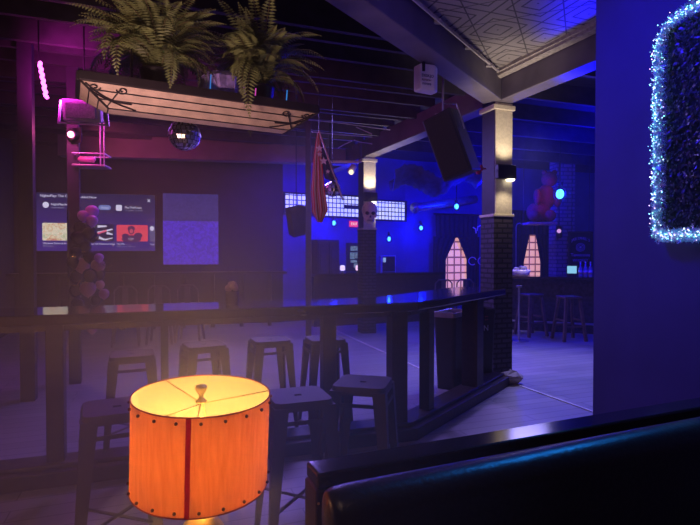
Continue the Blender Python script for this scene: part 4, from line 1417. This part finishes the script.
# back wall shelf counter and chairs before it
bk0, bk1 = on_back(20) + BNN*0.45, on_back(284) + BNN*0.45
wc = thing('wall_counter', 'long dark standing counter along the back wall', 'counter')
MB().beam((bk0.x, bk0.y, 1.10), (bk1.x, bk1.y, 1.10), 0.42, 0.05).build('counter_top', M['dark_wood'], wc)
for q in range(9):
    p = bk0.lerp(bk1, (q+0.4)/9)
    MB().box((0, 0, 0.5375), (0.07, 0.07, 1.075)).build('support', M['dark_wood'], wc, loc=(p.x, p.y, 0))
def make_chair(name, label, group):
    t = thing(name, label, 'chair', group=group)
    m = mat('dull metal chair', (0.16, 0.13, 0.15), 0.4, 0.5)
    MB().prism(roundrect(0.38, 0.38, 0.06, 4), 0.62, 0.645).build('seat', m, t)
    for sx_ in (-1, 1):
        for sy in (-1, 1):
            MB().beam((sx_*0.15, sy*0.15, 0.62), (sx_*0.20, sy*0.20, 0), 0.035, 0.035).build('leg', m, t)
    b = MB()
    b.tube([(-0.17, 0.17, 0.63), (-0.165, 0.20, 0.90), (-0.10, 0.215, 0.97), (0.10, 0.215, 0.97), (0.165, 0.20, 0.90), (0.17, 0.17, 0.63)], 0.014, 8)
    b.beam((0, 0.18, 0.64), (0, 0.215, 0.97), 0.09, 0.01)
    b.build('backrest', m, t)
    return t
GC = 'metal chairs by the back counter'
chs = [((161, 290), 8.7, 190, 'metal chair before the back wall, below the right end of the screen'), ((190, 291), 8.9, 185, 'metal chair before the back wall, below the violet panel'), ((126, 291), 8.5, 200, 'metal chair before the back wall, right of the balloons')]
ch0 = make_chair('metal_chair', chs[0][3], GC)
for i, ((x, y), d, a, lab) in enumerate(chs):
    o = ch0 if i == 0 else copy_tree(ch0)
    p = px(x, y, d)
    o.location = (p.x, p.y, 0); o.rotation_euler = (0, 0, R(a)); o['label'] = lab

# ------------------------------------------------------------------ far wall things
def wall_lamp(x, y, d, label, power, r=0.06, hang=False):
    p = px(x, y, d)
    t = thing('blue_wall_lamp', label, 'wall lamp', p, 0, 'blue wall lamps')
    MB().ball((0, 0, 0), r*0.7, 12, 8, (1, 1, 1.25)).build('bulb', emis('blue bulb', (0.03, 0.20, 1.0), 9), t, True)
    k = MB()
    for q in range(6):
        a = 2*PI*q/6
        k.tube([(0.3*r*math.cos(a), 0.3*r*math.sin(a), 1.7*r), (1.15*r*math.cos(a), 1.15*r*math.sin(a), 0.5*r), (1.1*r*math.cos(a), 1.1*r*math.sin(a), -0.7*r), (0.2*r*math.cos(a), 0.2*r*math.sin(a), -1.5*r)], 0.005, 5)
    k.build('cage', M['black_metal'], t)
    MB().lathe([(0.5*r, 1.5*r), (0.5*r, 2.1*r), (0, 2.1*r)], 12).build('cap', M['black_metal'], t)
    MB().tube([(0, 0, 2.0*r), (0, 0, 3.84-p.z)] if hang else [(0, 0, 2.0*r), (0, 0.5*r, 2.8*r), (0, 0.32, 2.6*r)], 0.010, 6).build('arm', M['black_metal'], t)
    light('blue_lamp_light', 'POINT', p + Vector((0, -0.18, 0)), power, (0.001, 0.006, 1.0), 0.06)
def depth_far(x): return on_seg(x, Q0, Q1).y
def depth_rear(x): return on_seg(x, Q1, Q2).y
wall_lamp(334, 223, depth_far(334)-0.3, 'blue caged wall lamp left of the pink exit sign', 26)
wall_lamp(421, 228, depth_rear(421)-0.3, 'blue caged wall lamp on the rear wall, left of the nearer draped window', 26)
wall_lamp(389, 239, depth_far(389)-0.3, 'dim blue caged wall lamp just right of the farther column', 3)
wall_lamp(456.5, 206.5, 12.4, 'bright blue caged lamp above the nearer draped window', 24, 0.07, True)
wall_lamp(560, 194, 10.4, 'bright blue caged lantern in front of the brick pier', 34, 0.11, True)

# exit sign
q = on_seg(353.5, Q0, Q1)
p = px(353.5, 224, q.y-0.05)
ex = thing('exit_sign', 'small pink glowing exit sign on the blue far wall', 'sign', p, FWA)
MB().box((0, 0.0, 0), (0.21, 0.05, 0.14)).build('housing', emis('exit glow', (0.75, 0.04, 0.28), 1.1), ex)
text('lettering', 'EXIT', 0.085, emis('exit letters', (1.0, 0.75, 0.85), 1.3), ex, (0, -0.028, -0.03), align='CENTER')
# dark cabinet, notice board, low dark counter, candles
q = on_seg(321, Q0, Q1) + FWN*0.18
cb = thing('tall_cabinet', 'tall dark cabinet with two panelled doors against the blue far wall', 'cabinet', (q.x, q.y, 0), FWA)
MB().box((0, 0, 0.9), (0.55, 0.34, 1.8)).build('body', M['dark_wood'], cb)
for sx_ in (-1, 1):
    dr = MB().box((sx_*0.135, -0.18, 0.9), (0.25, 0.02, 1.72)).build('door', M['dark_wood'], cb, bevel=0.01)
    mm = MB()
    for zz in (0.5, 1.3): mm.box((sx_*0.135, -0.195, zz), (0.16, 0.012, 0.6))
    mm.build('door_panel', M['dark_paint'], dr, bevel=0.005)
q = on_seg(353.5, Q0, Q1) + FWN*0.04
nb2 = thing('notice_board', 'black board with pale blue posters under the exit sign', 'board', (q.x, q.y, 0), FWA)
zc = px(353, 257, q.y).z
MB().box((0, 0, zc), (0.42, 0.04, 0.66)).build('board', M['black'], nb2)
pm = art('glowing poster print', [(0.40, (0.02, 0.02, 0.10)), (0.48, (0.30, 0.45, 0.75)), (0.60, (0.08, 0.14, 0.4))], 16, 0.6)  # posters emit faintly, their lit look is put into the material
for (a, b, c_, d) in ((-0.02, 0.2, 0.20, 0.11), (-0.07, 0.03, 0.12, 0.16), (0.06, 0.04, 0.10, 0.14), (-0.03, -0.10, 0.17, 0.06), (0.04, -0.2, 0.14, 0.10)):
    MB().box((a, -0.024, zc+b), (c_, 0.006, d)).build('poster', pm, nb2)
# back-left counter run in the middle
c0, c1_ = px(311, 272, 10.7), px(438, 272, 11.8)
mc = thing('far_counter', 'dark low bar counter standing in front of the blue far wall', 'counter')
d_ = Vector((c1_.x-c0.x, c1_.y-c0.y, 0))
MB().beam((c0.x, c0.y, 1.06), (c1_.x, c1_.y, 1.06), 0.5, 0.05).build('counter_top', M['gloss_wood'], mc)
MB().beam((c0.x, c0.y+0.05, 0.515), (c1_.x, c1_.y+0.05, 0.515), 0.38, 1.03).build('front_panel', M['dark_wood'], mc)
for x, col, lab in ((342.5, (0.75, 0.6, 1.0), 'small glowing pale lamp on the far counter left of the notice board'), (358, (0.9, 0.55, 0.9), 'small glowing pinkish lamp on the far counter near the farther column')):
    f_ = (x-311)/127
    p = px(x, 268, c0.y+(c1_.y-c0.y)*f_)
    t = thing('counter_lamp', lab, 'lamp', (p.x, p.y, 1.086), 0, 'small lamps on the far counter')
    MB().lathe([(0.04, 0), (0.04, 0.01), (0.012, 0.02), (0.012, 0.05), (0, 0.05)], 12).build('base', M['black'], t)
    MB().lathe([(0.035, 0.05), (0.055, 0.07), (0.05, 0.15), (0.03, 0.165), (0, 0.165)], 12).build('globe', emis('counter globe', col, 1.4), t, True)
# framed screen right of the far column
q = on_seg(387, Q0, Q1) + FWN*0.05
tv = thing('small_screen', 'small framed screen with a pale glowing corner right of the farther column', 'screen', (q.x, q.y, 0), FWA)
zc = px(387, 264, q.y).z
MB().box((0, 0, zc), (0.42, 0.05, 0.42)).build('frame', mat('pale blue frame', (0.35, 0.4, 0.7), 0.4), tv)
MB().box((0, -0.024, zc), (0.37, 0.01, 0.37)).build('picture', M['black'], tv)
MB().box((-0.13, -0.03, zc+0.10), (0.08, 0.006, 0.11)).build('glow_patch', emis('tv patch', (0.3, 0.5, 0.95), 0.8), tv)
# thin post on the dance floor edge
p = px(308.5, 240, 8.2)
struct(MB().box((0, 0, 1.9), (0.085, 0.085, 3.8)).build('post_thin', M['dark_paint'], loc=(p.x, p.y, 0)))
# hanging dark speaker by the thin post
p = px(297.5, 221, 8.6)
t = thing('wedge_loudspeaker', 'dark wedge loudspeaker hanging in front of the leftmost glass block window', 'loudspeaker', p, R(30))
MB().prism([(-0.16, -0.13), (0.16, -0.10), (0.13, 0.14), (-0.13, 0.14)], -0.23, 0.23).build('cabinet', mat('charcoal box', (0.06, 0.05, 0.06), 0.6), t, bevel=0.01, rot=(R(12), R(-14), 0))
MB().tube([(0, 0.05, 0.2), (0, 0.05, 3.8-p.z)], 0.008, 6).build('hanging_rod', M['black_metal'], t)
# spotlight on a conduit left of the far column
a, b = px(330, 161.5, 8.6), px(359, 162, 8.6)
sp2 = thing('spotlight', 'white spotlight on a pale arm left of the farther column', 'spotlight', b)
MB().tube([a-b, (0, 0, 0)], 0.022, 8).build('arm', M['pale_metal'], sp2)
MB().tube([a-b, a-b+Vector((0, 0, 3.8-a.z))], 0.012, 6).build('hanging_rod', M['black_metal'], sp2)
MB().lathe([(0.05, -0.10), (0.06, -0.08), (0.055, 0.03), (0.03, 0.06), (0.0, 0.06)], 14).build('head', M['pale_metal'], sp2, True, loc=(-0.10, -0.03, -0.10), rot=(R(30), R(30), 0))
MB().ball((-0.13, -0.07, -0.18), 0.04, 12, 8).build('lens', emis('spot lens', (1.0, 0.85, 0.55), 1.6), sp2, True)
# pale cables strung below the joists
cb_ = MB()
for pts in (((275, 118, 7.0), (300, 119, 7.4), (340, 123, 8.0), (390, 130, 8.6)), ((312, 132, 7.6), (345, 135, 8.0), (372, 137, 8.3)), ((356, 127, 8.0), (365, 131, 8.1), (372, 134, 8.1)), ((354, 140, 8.0), (360, 142, 8.1), (372, 144, 8.2)), ((338, 148, 8.0), (345, 144, 8.1), (352, 141, 8.1))):
    cb_.tube([px(*q) for q in pts], 0.008, 5)
tag(cb_.build('hanging_cables', mat('pale cable', (0.55, 0.45, 0.5), 0.5)), 'loose pale cables strung under the dark ceiling right of the trough', 'cable')
# blue duct at the rear
a, b = px(414, 208, 12.1), px(456, 202, 13.0)
tag(MB().tube([a, a.lerp(b, 0.12), b, b + (b-a)*0.5], [0.13, 0.10, 0.10, 0.10], 14).build('duct', mat('duct metal', (0.4, 0.4, 0.5), 0.35, 0.6), None, True), 'thin metal duct pipe running under the rear ceiling left of the bright lamp', 'duct')
# crumpled drapery under the rear ceiling
a, b = px(392, 186, 11), px(478, 182, 11.5)
dv = MB(); vs = []; fs = []
N_, K_ = 40, 8
rnd = random.Random(2)
for i in range(N_+1):
    f_ = i/N_
    for j in range(K_+1):
        g_ = j/K_
        q = a.lerp(b, f_)
        vs.append((q.x, q.y - 0.8 + 1.6*g_, q.z + 0.18 + 0.14*math.sin(f_*PI*3.0) - 0.30*(1-(2*g_-1)**2) + rnd.uniform(-.04, .04)))
for i in range(N_):
    for j in range(K_):
        o_ = i*(K_+1)+j
        fs.append((o_, o_+1, o_+K_+2, o_+K_+1))
o = dv.add(vs, fs).build('ceiling_drape', mat('blue ceiling cloth', (0.05, 0.05, 0.16), 0.7), None, True)
md = o.modifiers.new('thickness', 'SOLIDIFY'); md.thickness = 0.01
tag(o, 'crumpled cloth slung under the rear ceiling between the two columns', 'drape')

# ------------------------------------------------------------------ draped windows in the rear wall
RWD = (Q2-Q1).normalized(); RWA = math.atan2(RWD.y, RWD.x); RWN = Vector((RWD.y, -RWD.x, 0))
pink_block = brick_mat('pink lit glass block', (1.0, 0.50, 0.45), (0.95, 0.40, 0.42), (0.22, 0.08, 0.12), 1.0, 0.2, 0.2, 0.022, 0.3, emit=0.75, bump=0.2, offset=0.0)
velvet = mat('dark blue drape', (0.014, 0.012, 0.03), 0.85, var=0.3, scale=20)
for n, (xc, xl, xr, yt, ysh, yb, hw, nm) in enumerate(((453, 441.5, 464, 237, 259, 278, 2.4, 'nearer'), (528, 518.5, 537.5, 234, 262, 278, 2.6, 'farther')), 4):
    q = on_seg(xc, Q1, Q2)
    d = q.y
    wv_ = bpy.data.objects.new('window_%d' % n, None)
    C.objects.link(wv_); wv_.location = (q.x + RWN.x*0.02, q.y + RWN.y*0.02, 0); wv_.rotation_euler = (0, 0, RWA); wv_['kind'] = 'structure'
    sc_ = d/F/math.cos(RWA)*1.02
    Z = lambda y: px(xc, y, d).z
    Wd = (xr-xl)*sc_*1.5
    MB().box((0, 0, (Z(yt-4)+Z(yb+14))/2), (Wd, 0.03, Z(yt-4)-Z(yb+14))).build('glass_block', pink_block, wv_)
    for sg in (-1, 1):
        dd = d - 0.22
        k_ = dd/F/math.cos(RWA)
        fw = (xr-xc if sg > 0 else xc-xl)*k_*sg
        tw = (0.8 if n == 4 else 3.2)*k_*sg
        ow = (25 if n == 4 else 22)*k_*sg
        rows = [(tw, yt), (tw + (fw-tw)*0.5, (yt+ysh)/2), (fw, ysh), (fw, ysh+10), (fw*1.02, yb), (fw*1.02, yb+40)]
        inner = [(a, 0, Z(y)) for a, y in rows]
        outer = [(ow, 0, Z(y)) for a, y in rows]
        cu = thing('drape', 'dark drape pulled %s from the %s pink glass block window at the rear' % ('left' if sg < 0 else 'right', nm), 'curtain', (q.x + RWN.x*0.18, q.y + RWN.y*0.18, 0), RWA, 'drapes at the rear windows')
        cloth('cloth', velvet, outer, inner, 4, 0.035, parent=cu)
        if sg > 0: continue
    vl = thing('valance', 'dark gathered valance over the %s pink glass block window' % nm, 'curtain', (q.x + RWN.x*0.18, q.y + RWN.y*0.18, 0), RWA, 'valances at the rear windows')
    k_ = d/F
    cloth('cloth', velvet, [(-24*k_, 0, Z(yt-22)), (-23*k_, 0, Z(yt+1))], [(24*k_, 0, Z(yt-22)), (23*k_, 0, Z(yt+1))], 9, 0.03, K=60, parent=vl)
    MB().tube([(-26*k_, 0, Z(yt-22)), (26*k_, 0, Z(yt-22))], 0.02, 8).build('curtain_rod', M['black_metal'], vl)

# ------------------------------------------------------------------ rear bar at right
ba, bb = px(484, 276, 10.3), px(640, 279, 9.2)
bd_ = Vector((bb.x-ba.x, bb.y-ba.y, 0)); BA = math.atan2(bd_.y, bd_.x); BL = bd_.length
bar = thing('bar_counter', 'dark patterned bar counter at the rear right, bottles and till on top', 'bar', (ba.x, ba.y, 0), BA)
MB().box((BL/2, 0.28, 1.03), (BL, 0.62, 0.06)).build('bar_top', M['gloss_wood'], bar, bevel=0.01)
MB().box((BL/2, 0.34, 0.5), (BL, 0.4, 1.0)).build('front_panel', mat('ornate bar front', (0.035, 0.028, 0.04), 0.5, var=0.9, scale=14, bump=0.8), bar)
MB().tube([(0, -0.02, 0.2), (BL, -0.02, 0.2)], 0.02, 8).build('foot_rail', M['steel'], bar)
def on_bar(x, v=0.25):
    k_ = (x-350)/F
    o_ = Vector((ba.x, ba.y, 0)) + Vector((-math.sin(BA), math.cos(BA), 0))*v
    d = bd_.normalized()
    t = (k_*o_.y - o_.x)/(d.x - k_*d.y)
    r_ = o_ + d*t
    return Vector((r_.x, r_.y, 1.06))
wood_stool = mat('varnished stool wood', (0.14, 0.09, 0.08), 0.45, var=0.3)
def make_bar_stool(label):
    t = thing('bar_stool', label, 'stool', group='wooden stools at the rear bar')
    MB().box((0, 0, 0.745), (0.32, 0.32, 0.035)).build('seat', wood_stool, t, bevel=0.01)
    for a in (-1, 1):
        for b in (-1, 1):
            MB().beam((a*0.12, b*0.12, 0.73), (a*0.20, b*0.20, 0), 0.045, 0.045).build('leg', wood_stool, t)
    k = MB()
    for a in (-1, 1):
        k.beam((-0.17, a*0.17, 0.25), (0.17, a*0.17, 0.25), 0.02, 0.03); k.beam((a*0.16, -0.16, 0.35), (a*0.16, 0.16, 0.35), 0.02, 0.03)
    k.build('stretcher', wood_stool, t)
    return t
b0 = make_bar_stool('wooden stool with splayed legs at the right end of the rear bar')
p = px(569, 300, 9.0); b0.location = (p.x, p.y, 0); b0.rotation_euler = (0, 0, R(8))
b1 = copy_tree(b0); p = px(531, 300, 9.5); b1.location = (p.x, p.y, 0); b1.rotation_euler = (0, 0, R(20)); b1['label'] = 'wooden stool at the rear bar beside the steel pedestal'
p = px(519, 300, 8.9)
t = thing('pedestal_stand', 'slim steel pedestal on a round foot before the rear bar', 'stand', (p.x, p.y, 0))
MB().tube([(0, 0, 0.02), (0, 0, 0.93)], 0.018, 10).build('pole', M['steel'], t)
MB().lathe([(0.16, 0), (0.16, 0.012), (0.02, 0.03), (0, 0.03)], 20).build('base', M['steel'], t)
MB().lathe([(0.0, 0.92), (0.05, 0.92), (0.05, 0.95), (0, 0.95)], 14).build('cap', M['steel'], t)
# things on the bar
p = on_bar(520)
t = thing('serving_tray', 'bright white rounded tub with dark contents on the rear bar', 'tub', p, BA)
MB().lathe([(0.15, 0), (0.17, 0.03), (0.20, 0.10), (0.19, 0.12), (0.165, 0.10), (0.14, 0.05), (0, 0.05)], 20, sy=0.7).build('tub', mat('white enamel', (0.8, 0.78, 0.8), 0.4), t, True)
mm = MB(); rnd = random.Random(4)
for q in range(9): mm.ball((rnd.uniform(-.10, .10), rnd.uniform(-.06, .06), 0.10+rnd.uniform(0, .06)), 0.05, 8, 6)
mm.build('contents', mat('dark contents', (0.25, 0.22, 0.28), 0.5), t, True)
light('tub_fill', 'SPOT', p + Vector((0, -0.5, 1.1)), 45, (1.0, 0.8, 0.85), 0.05, p, 45, 0.6)  # added spot that brightens the white tub, no lamp hangs here
p = on_bar(572)
t = thing('till_screen', 'small till with a bright cyan screen on the rear bar', 'till', p, BA)
MB().box((0, 0.05, 0.02), (0.16, 0.14, 0.04)).build('stand', M['black'], t)
MB().box((0, 0.03, 0.13), (0.19, 0.03, 0.18)).build('screen_frame', M['black'], t)
MB().box((0, 0.013, 0.13), (0.165, 0.008, 0.14)).build('screen', emis('till glow', (0.25, 0.6, 0.85), 1.0), t)
GB = 'bottles at the right end of the rear bar'
for i, (x, lab) in enumerate(((580.5, 'bottle on the rear bar, just right of the till'), (585.5, 'bottle on the rear bar, between two others right of the till'), (590.5, 'bottle on the rear bar, farthest right of the till'))):
    if i == 0:
        bt0 = thing('bottle', lab, 'bottle', on_bar(x), 0, GB)
        MB().lathe([(0.034, 0), (0.036, 0.01), (0.036, 0.15), (0.014, 0.20), (0.013, 0.26), (0, 0.26)], 12).build('bottle_body', mat('pale bottle', (0.35, 0.4, 0.6), 0.1), bt0, True)
        MB().lathe([(0.015, 0.26), (0.015, 0.285), (0, 0.285)], 10).build('cap', M['pale_metal'], bt0)
        MB().lathe([(0.0368, 0.05), (0.0368, 0.12), (0.03, 0.12)], 12).build('paper_label', mat('label paper', (0.8, 0.78, 0.8), 0.7), bt0, True)
    else:
        o = copy_tree(bt0); o.location = on_bar(x); o['label'] = lab
# brick pier, mirror sign
bp0 = px(561.5, 250, 12.4)
struct(MB().box((0, 0, 1.9), (0.46, 0.35, 3.8)).build('pillar_brick', M['rear_brick'], loc=(bp0.x, bp0.y, 0), rot=(0, 0, R(6))))
p = px(559, 232, 12.1)
t = thing('pier_lamp', 'dark hanging can with a pinkish lens in front of the brick pier', 'lamp', p)
MB().lathe([(0.0, 0.14), (0.06, 0.13), (0.07, -0.12), (0.05, -0.14), (0, -0.14)], 14).build('can', M['black_metal'], t, True)
MB().ball((-0.02, -0.05, 0.02), 0.05, 10, 8).build('lens', emis('pier lens', (0.7, 0.35, 0.9), 0.9), t, True)
MB().tube([(0, 0, 0.12), (0, 0, 3.75-p.z)], 0.01, 6).build('hanging_rod', M['black_metal'], t)
p = px(580.5, 249, 12.0)
sg = thing('mirror_sign', 'black framed whiskey mirror sign with pale lettering beside the brick pier', 'sign', p, R(0))
MB().box((0, 0.02, 0), (0.50, 0.03, 0.78)).build('board', mat('black mirror', (0.012, 0.01, 0.03), 0.15), sg)
fm = MB()
for zz in (-0.39, 0.39): fm.box((0, 0, zz), (0.54, 0.05, 0.03))
for xx in (-0.26, 0.26): fm.box((xx, 0, 0), (0.03, 0.05, 0.78))
fm.build('frame', M['dark_wood'], sg)
for xx in (-0.2, 0.2):
    MB().tube([(xx, 0.02, 0.38), (xx, 0.02, 3.84-p.z)], 0.006, 6).build('hanging_chain', M['black_metal'], sg)
pl = emis('pale print', (0.30, 0.22, 0.60), 0.0) if False else mat('pale print', (0.6, 0.5, 0.75), 0.5)
for i, chx in enumerate('JACK DANIEL\'S'):
    a = R(118 - 56*i/12)
    text('lettering', chx, 0.085, pl, sg, (0.42*math.cos(a), 0.0, -0.20 + 0.42*math.sin(a)), (PI/2, 0, 0), 'CENTER')
em = MB()
for rr in (0.10, 0.065):
    em.tube([(rr*math.cos(2*PI*q/24), 0.0, 0.04 + rr*0.9*math.sin(2*PI*q/24)) for q in range(25)], 0.006, 5, False)
em.ball((0, 0.0, 0.04), 0.028, 10, 6, (1, 0.2, 1))
em.build('emblem', pl, sg)
text('lettering', 'Tennessee', 0.105, pl, sg, (0, 0.0, -0.17), (PI/2, 0, 0), 'CENTER')
text('lettering', 'WHISKEY', 0.085, pl, sg, (0, 0.0, -0.29), (PI/2, 0, 0), 'CENTER')
# shelf and red figure above the bar
p = px(541, 222, 11.6)
sh2 = thing('high_shelf', 'narrow pale-edged shelf high up left of the brick pier', 'shelf', p)
MB().box((0, 0.1, -0.03), (0.62, 0.5, 0.05)).build('board', mat('shelf edge', (0.40, 0.22, 0.30), 0.5), sh2)
for xx in (-0.29, 0.29):
    MB().tube([(xx, 0.3, -0.03), (xx, 0.3, 3.835-p.z)], 0.008, 6).build('hanging_rod', M['black_metal'], sh2)
fg = thing('plush_figure', 'big red seated plush figure on the high shelf at the rear', 'figure', p + Vector((0.02, 0.0, 0)))
rm = mat('red plush', (0.25, 0.02, 0.035), 0.9, var=0.3, scale=30, bump=0.4)
b = MB()
b.ball((-0.08, 0, 0.22), 0.24, 18, 12, (1.1, 0.8, 0.95))
b.ball((0.08, 0.0, 0.55), 0.22, 18, 12, (0.95, 0.8, 1.25))
b.ball((0.16, 0.0, 0.95), 0.17, 18, 12)
b.ball((0.30, -0.10, 0.50), 0.09, 12, 8, (1, 1, 2.0))
b.ball((-0.14, -0.12, 0.55), 0.09, 12, 8, (1, 1, 2.0))
b.ball((-0.22, -0.14, 0.13), 0.13, 12, 8, (1, 1.3, 1))
b.ball((0.12, -0.14, 0.13), 0.13, 12, 8, (1, 1.3, 1))
b.ball((0.05, 0.0, 1.10), 0.06, 10, 6); b.ball((0.27, 0.0, 1.10), 0.06, 10, 6)
b.build('body', rm, fg, True)
light('figure_light', 'SPOT', p + Vector((0.1, -1.2, 1.0)), 9, (1.0, 0.06, 0.3), 0.08, p + Vector((0, 0, 0.5)), 50, 0.8)
# hooks and thin stand between column and bar
p = px(516, 262, 11.0)
t = thing('thin_stand', 'thin grey stand with a curved hook right of the nearer column', 'stand', (p.x, p.y, 0))
MB().tube([(0, 0, 0.01), (0, 0, 2.05), (0.02, 0, 2.12), (0.08, 0, 2.14), (0.14, 0, 2.10)], 0.012, 8).build('pole', mat('grey stand paint', (0.2, 0.2, 0.24), 0.5, 0.2), t)
MB().lathe([(0.15, 0), (0.15, 0.015), (0, 0.03)], 16).build('base', M['black_metal'], t)
p = px(477, 243, 11.6)
t = thing('hook_stand', 'dark stand with pale curved hooks left of the nearer column', 'stand', (p.x, p.y, 0))
MB().tube([(0, 0, 0.01), (0, 0, 2.1)], 0.014, 8).build('pole', M['black_metal'], t)
MB().lathe([(0.17, 0), (0.17, 0.015), (0, 0.03)], 16).build('base', M['black_metal'], t)
mm = MB()
mm.tube([(0, 0, 2.0), (0.01, -0.02, 2.09), (0.07, -0.02, 2.12), (0.1, -0.02, 2.08)], 0.014, 6)
mm.tube([(-0.02, 0, 1.95), (-0.04, -0.02, 2.05), (-0.10, -0.02, 2.08)], 0.014, 6)
for sgn in (-1, 1):
    mm.tube([(sgn*0.02 + 0.085*sgn + 0.085*math.cos(R(q)), -0.02, 1.33 + 0.085*math.sin(R(q))) for q in range(20, 330, 24)], 0.012, 6)
mm.build('hook', M['pale_metal'], t)
# small red ribbon at the column lamp
p = px(481, 170, 6.12)
mm = MB()
mm.ball((0, 0, 0.02), 0.035, 10, 8, (0.7, 0.7, 1.2)); mm.ball((-0.03, 0, -0.03), 0.03, 10, 8, (1.1, 0.7, 0.8))
mm.tube([(0, 0, 0.02), (0.08, 0.10, 0.03)], 0.008, 6)
tag(mm.build('red_glove', mat('red cloth', (0.55, 0.05, 0.12), 0.8), None, True, loc=p), 'small red cloth tied to the left side of the nearer column', 'cloth')

# ------------------------------------------------------------------ bins behind the rail
def bin_(x, y, d, rz, wd, dp, h, label, liner):
    p = px(x, y, d)
    t = thing('trash_bin', label, 'bin', (p.x, p.y, 0), rz, 'bins behind the counter')
    b = MB()
    for z, k_ in ((0, 0.82), (h-0.04, 1.0), (h-0.04, 1.06), (h, 1.06), (h, 0.96), (h-0.15, 0.95)):
        pass
    ol = roundrect(wd, dp, 0.04, 4); n_ = len(ol)
    vs = []
    for z, k_ in ((0, 0.82), (h-0.05, 1.0), (h-0.05, 1.06), (h, 1.06), (h, 0.95), (0.05, 0.78)):
        vs += [(a*k_, c_*k_, z) for a, c_ in ol]
    fs = [(i*n_+q, i*n_+(q+1) % n_, (i+1)*n_+(q+1) % n_, (i+1)*n_+q) for i in range(5) for q in range(n_)] + [tuple(range(n_)), tuple(range(5*n_, 6*n_))]
    b.add(vs, fs).build('bin_body', M['black'], t)
    if liner:
        l_ = MB(); vs = []
        for z, k_ in ((h-0.035, 1.10), (h+0.012, 1.08), (h+0.012, 0.93), (h-0.10, 0.92)):
            vs += [(a*k_, c_*k_, z+random.uniform(-.006, .006)) for a, c_ in ol]
        l_.add(vs, [(i*n_+q, i*n_+(q+1) % n_, (i+1)*n_+(q+1) % n_, (i+1)*n_+q) for i in range(3) for q in range(n_)])
        l_.build('bin_liner', mat('pale film liner', (0.42, 0.40, 0.48), 0.25), t)
    return t
bin_(452, 340, 5.85, R(55), 0.42, 0.26, 0.84, 'tall black bin with folded liner behind the counter posts', True)
t = bin_(481, 340, 6.03, R(20), 0.26, 0.22, 0.86, 'narrow black bin with white marks beside the nearer column', False)
wk = mat('white marking', (0.75, 0.7, 0.8), 0.6)
text('lettering', 'IN', 0.09, wk, t, (-0.07, -0.117, 0.62))
text('lettering', '::', 0.10, mat('red marking', (0.6, 0.08, 0.12), 0.6), t, (-0.03, -0.117, 0.74))
# chairs' backs before the rear window
GR = 'small dark chairs below the pink window'
for i, (x, lab) in enumerate(((442, 'small dark chair below the nearer pink window, on the left'), (463, 'small dark chair below the nearer pink window, on the right'))):
    o = copy_tree(ch0); p = px(x, 280, 10.6 + 0.2*i); o.location = (p.x, p.y, 0); o.rotation_euler = (0, 0, R(180)); o['label'] = lab; o['group'] = GR
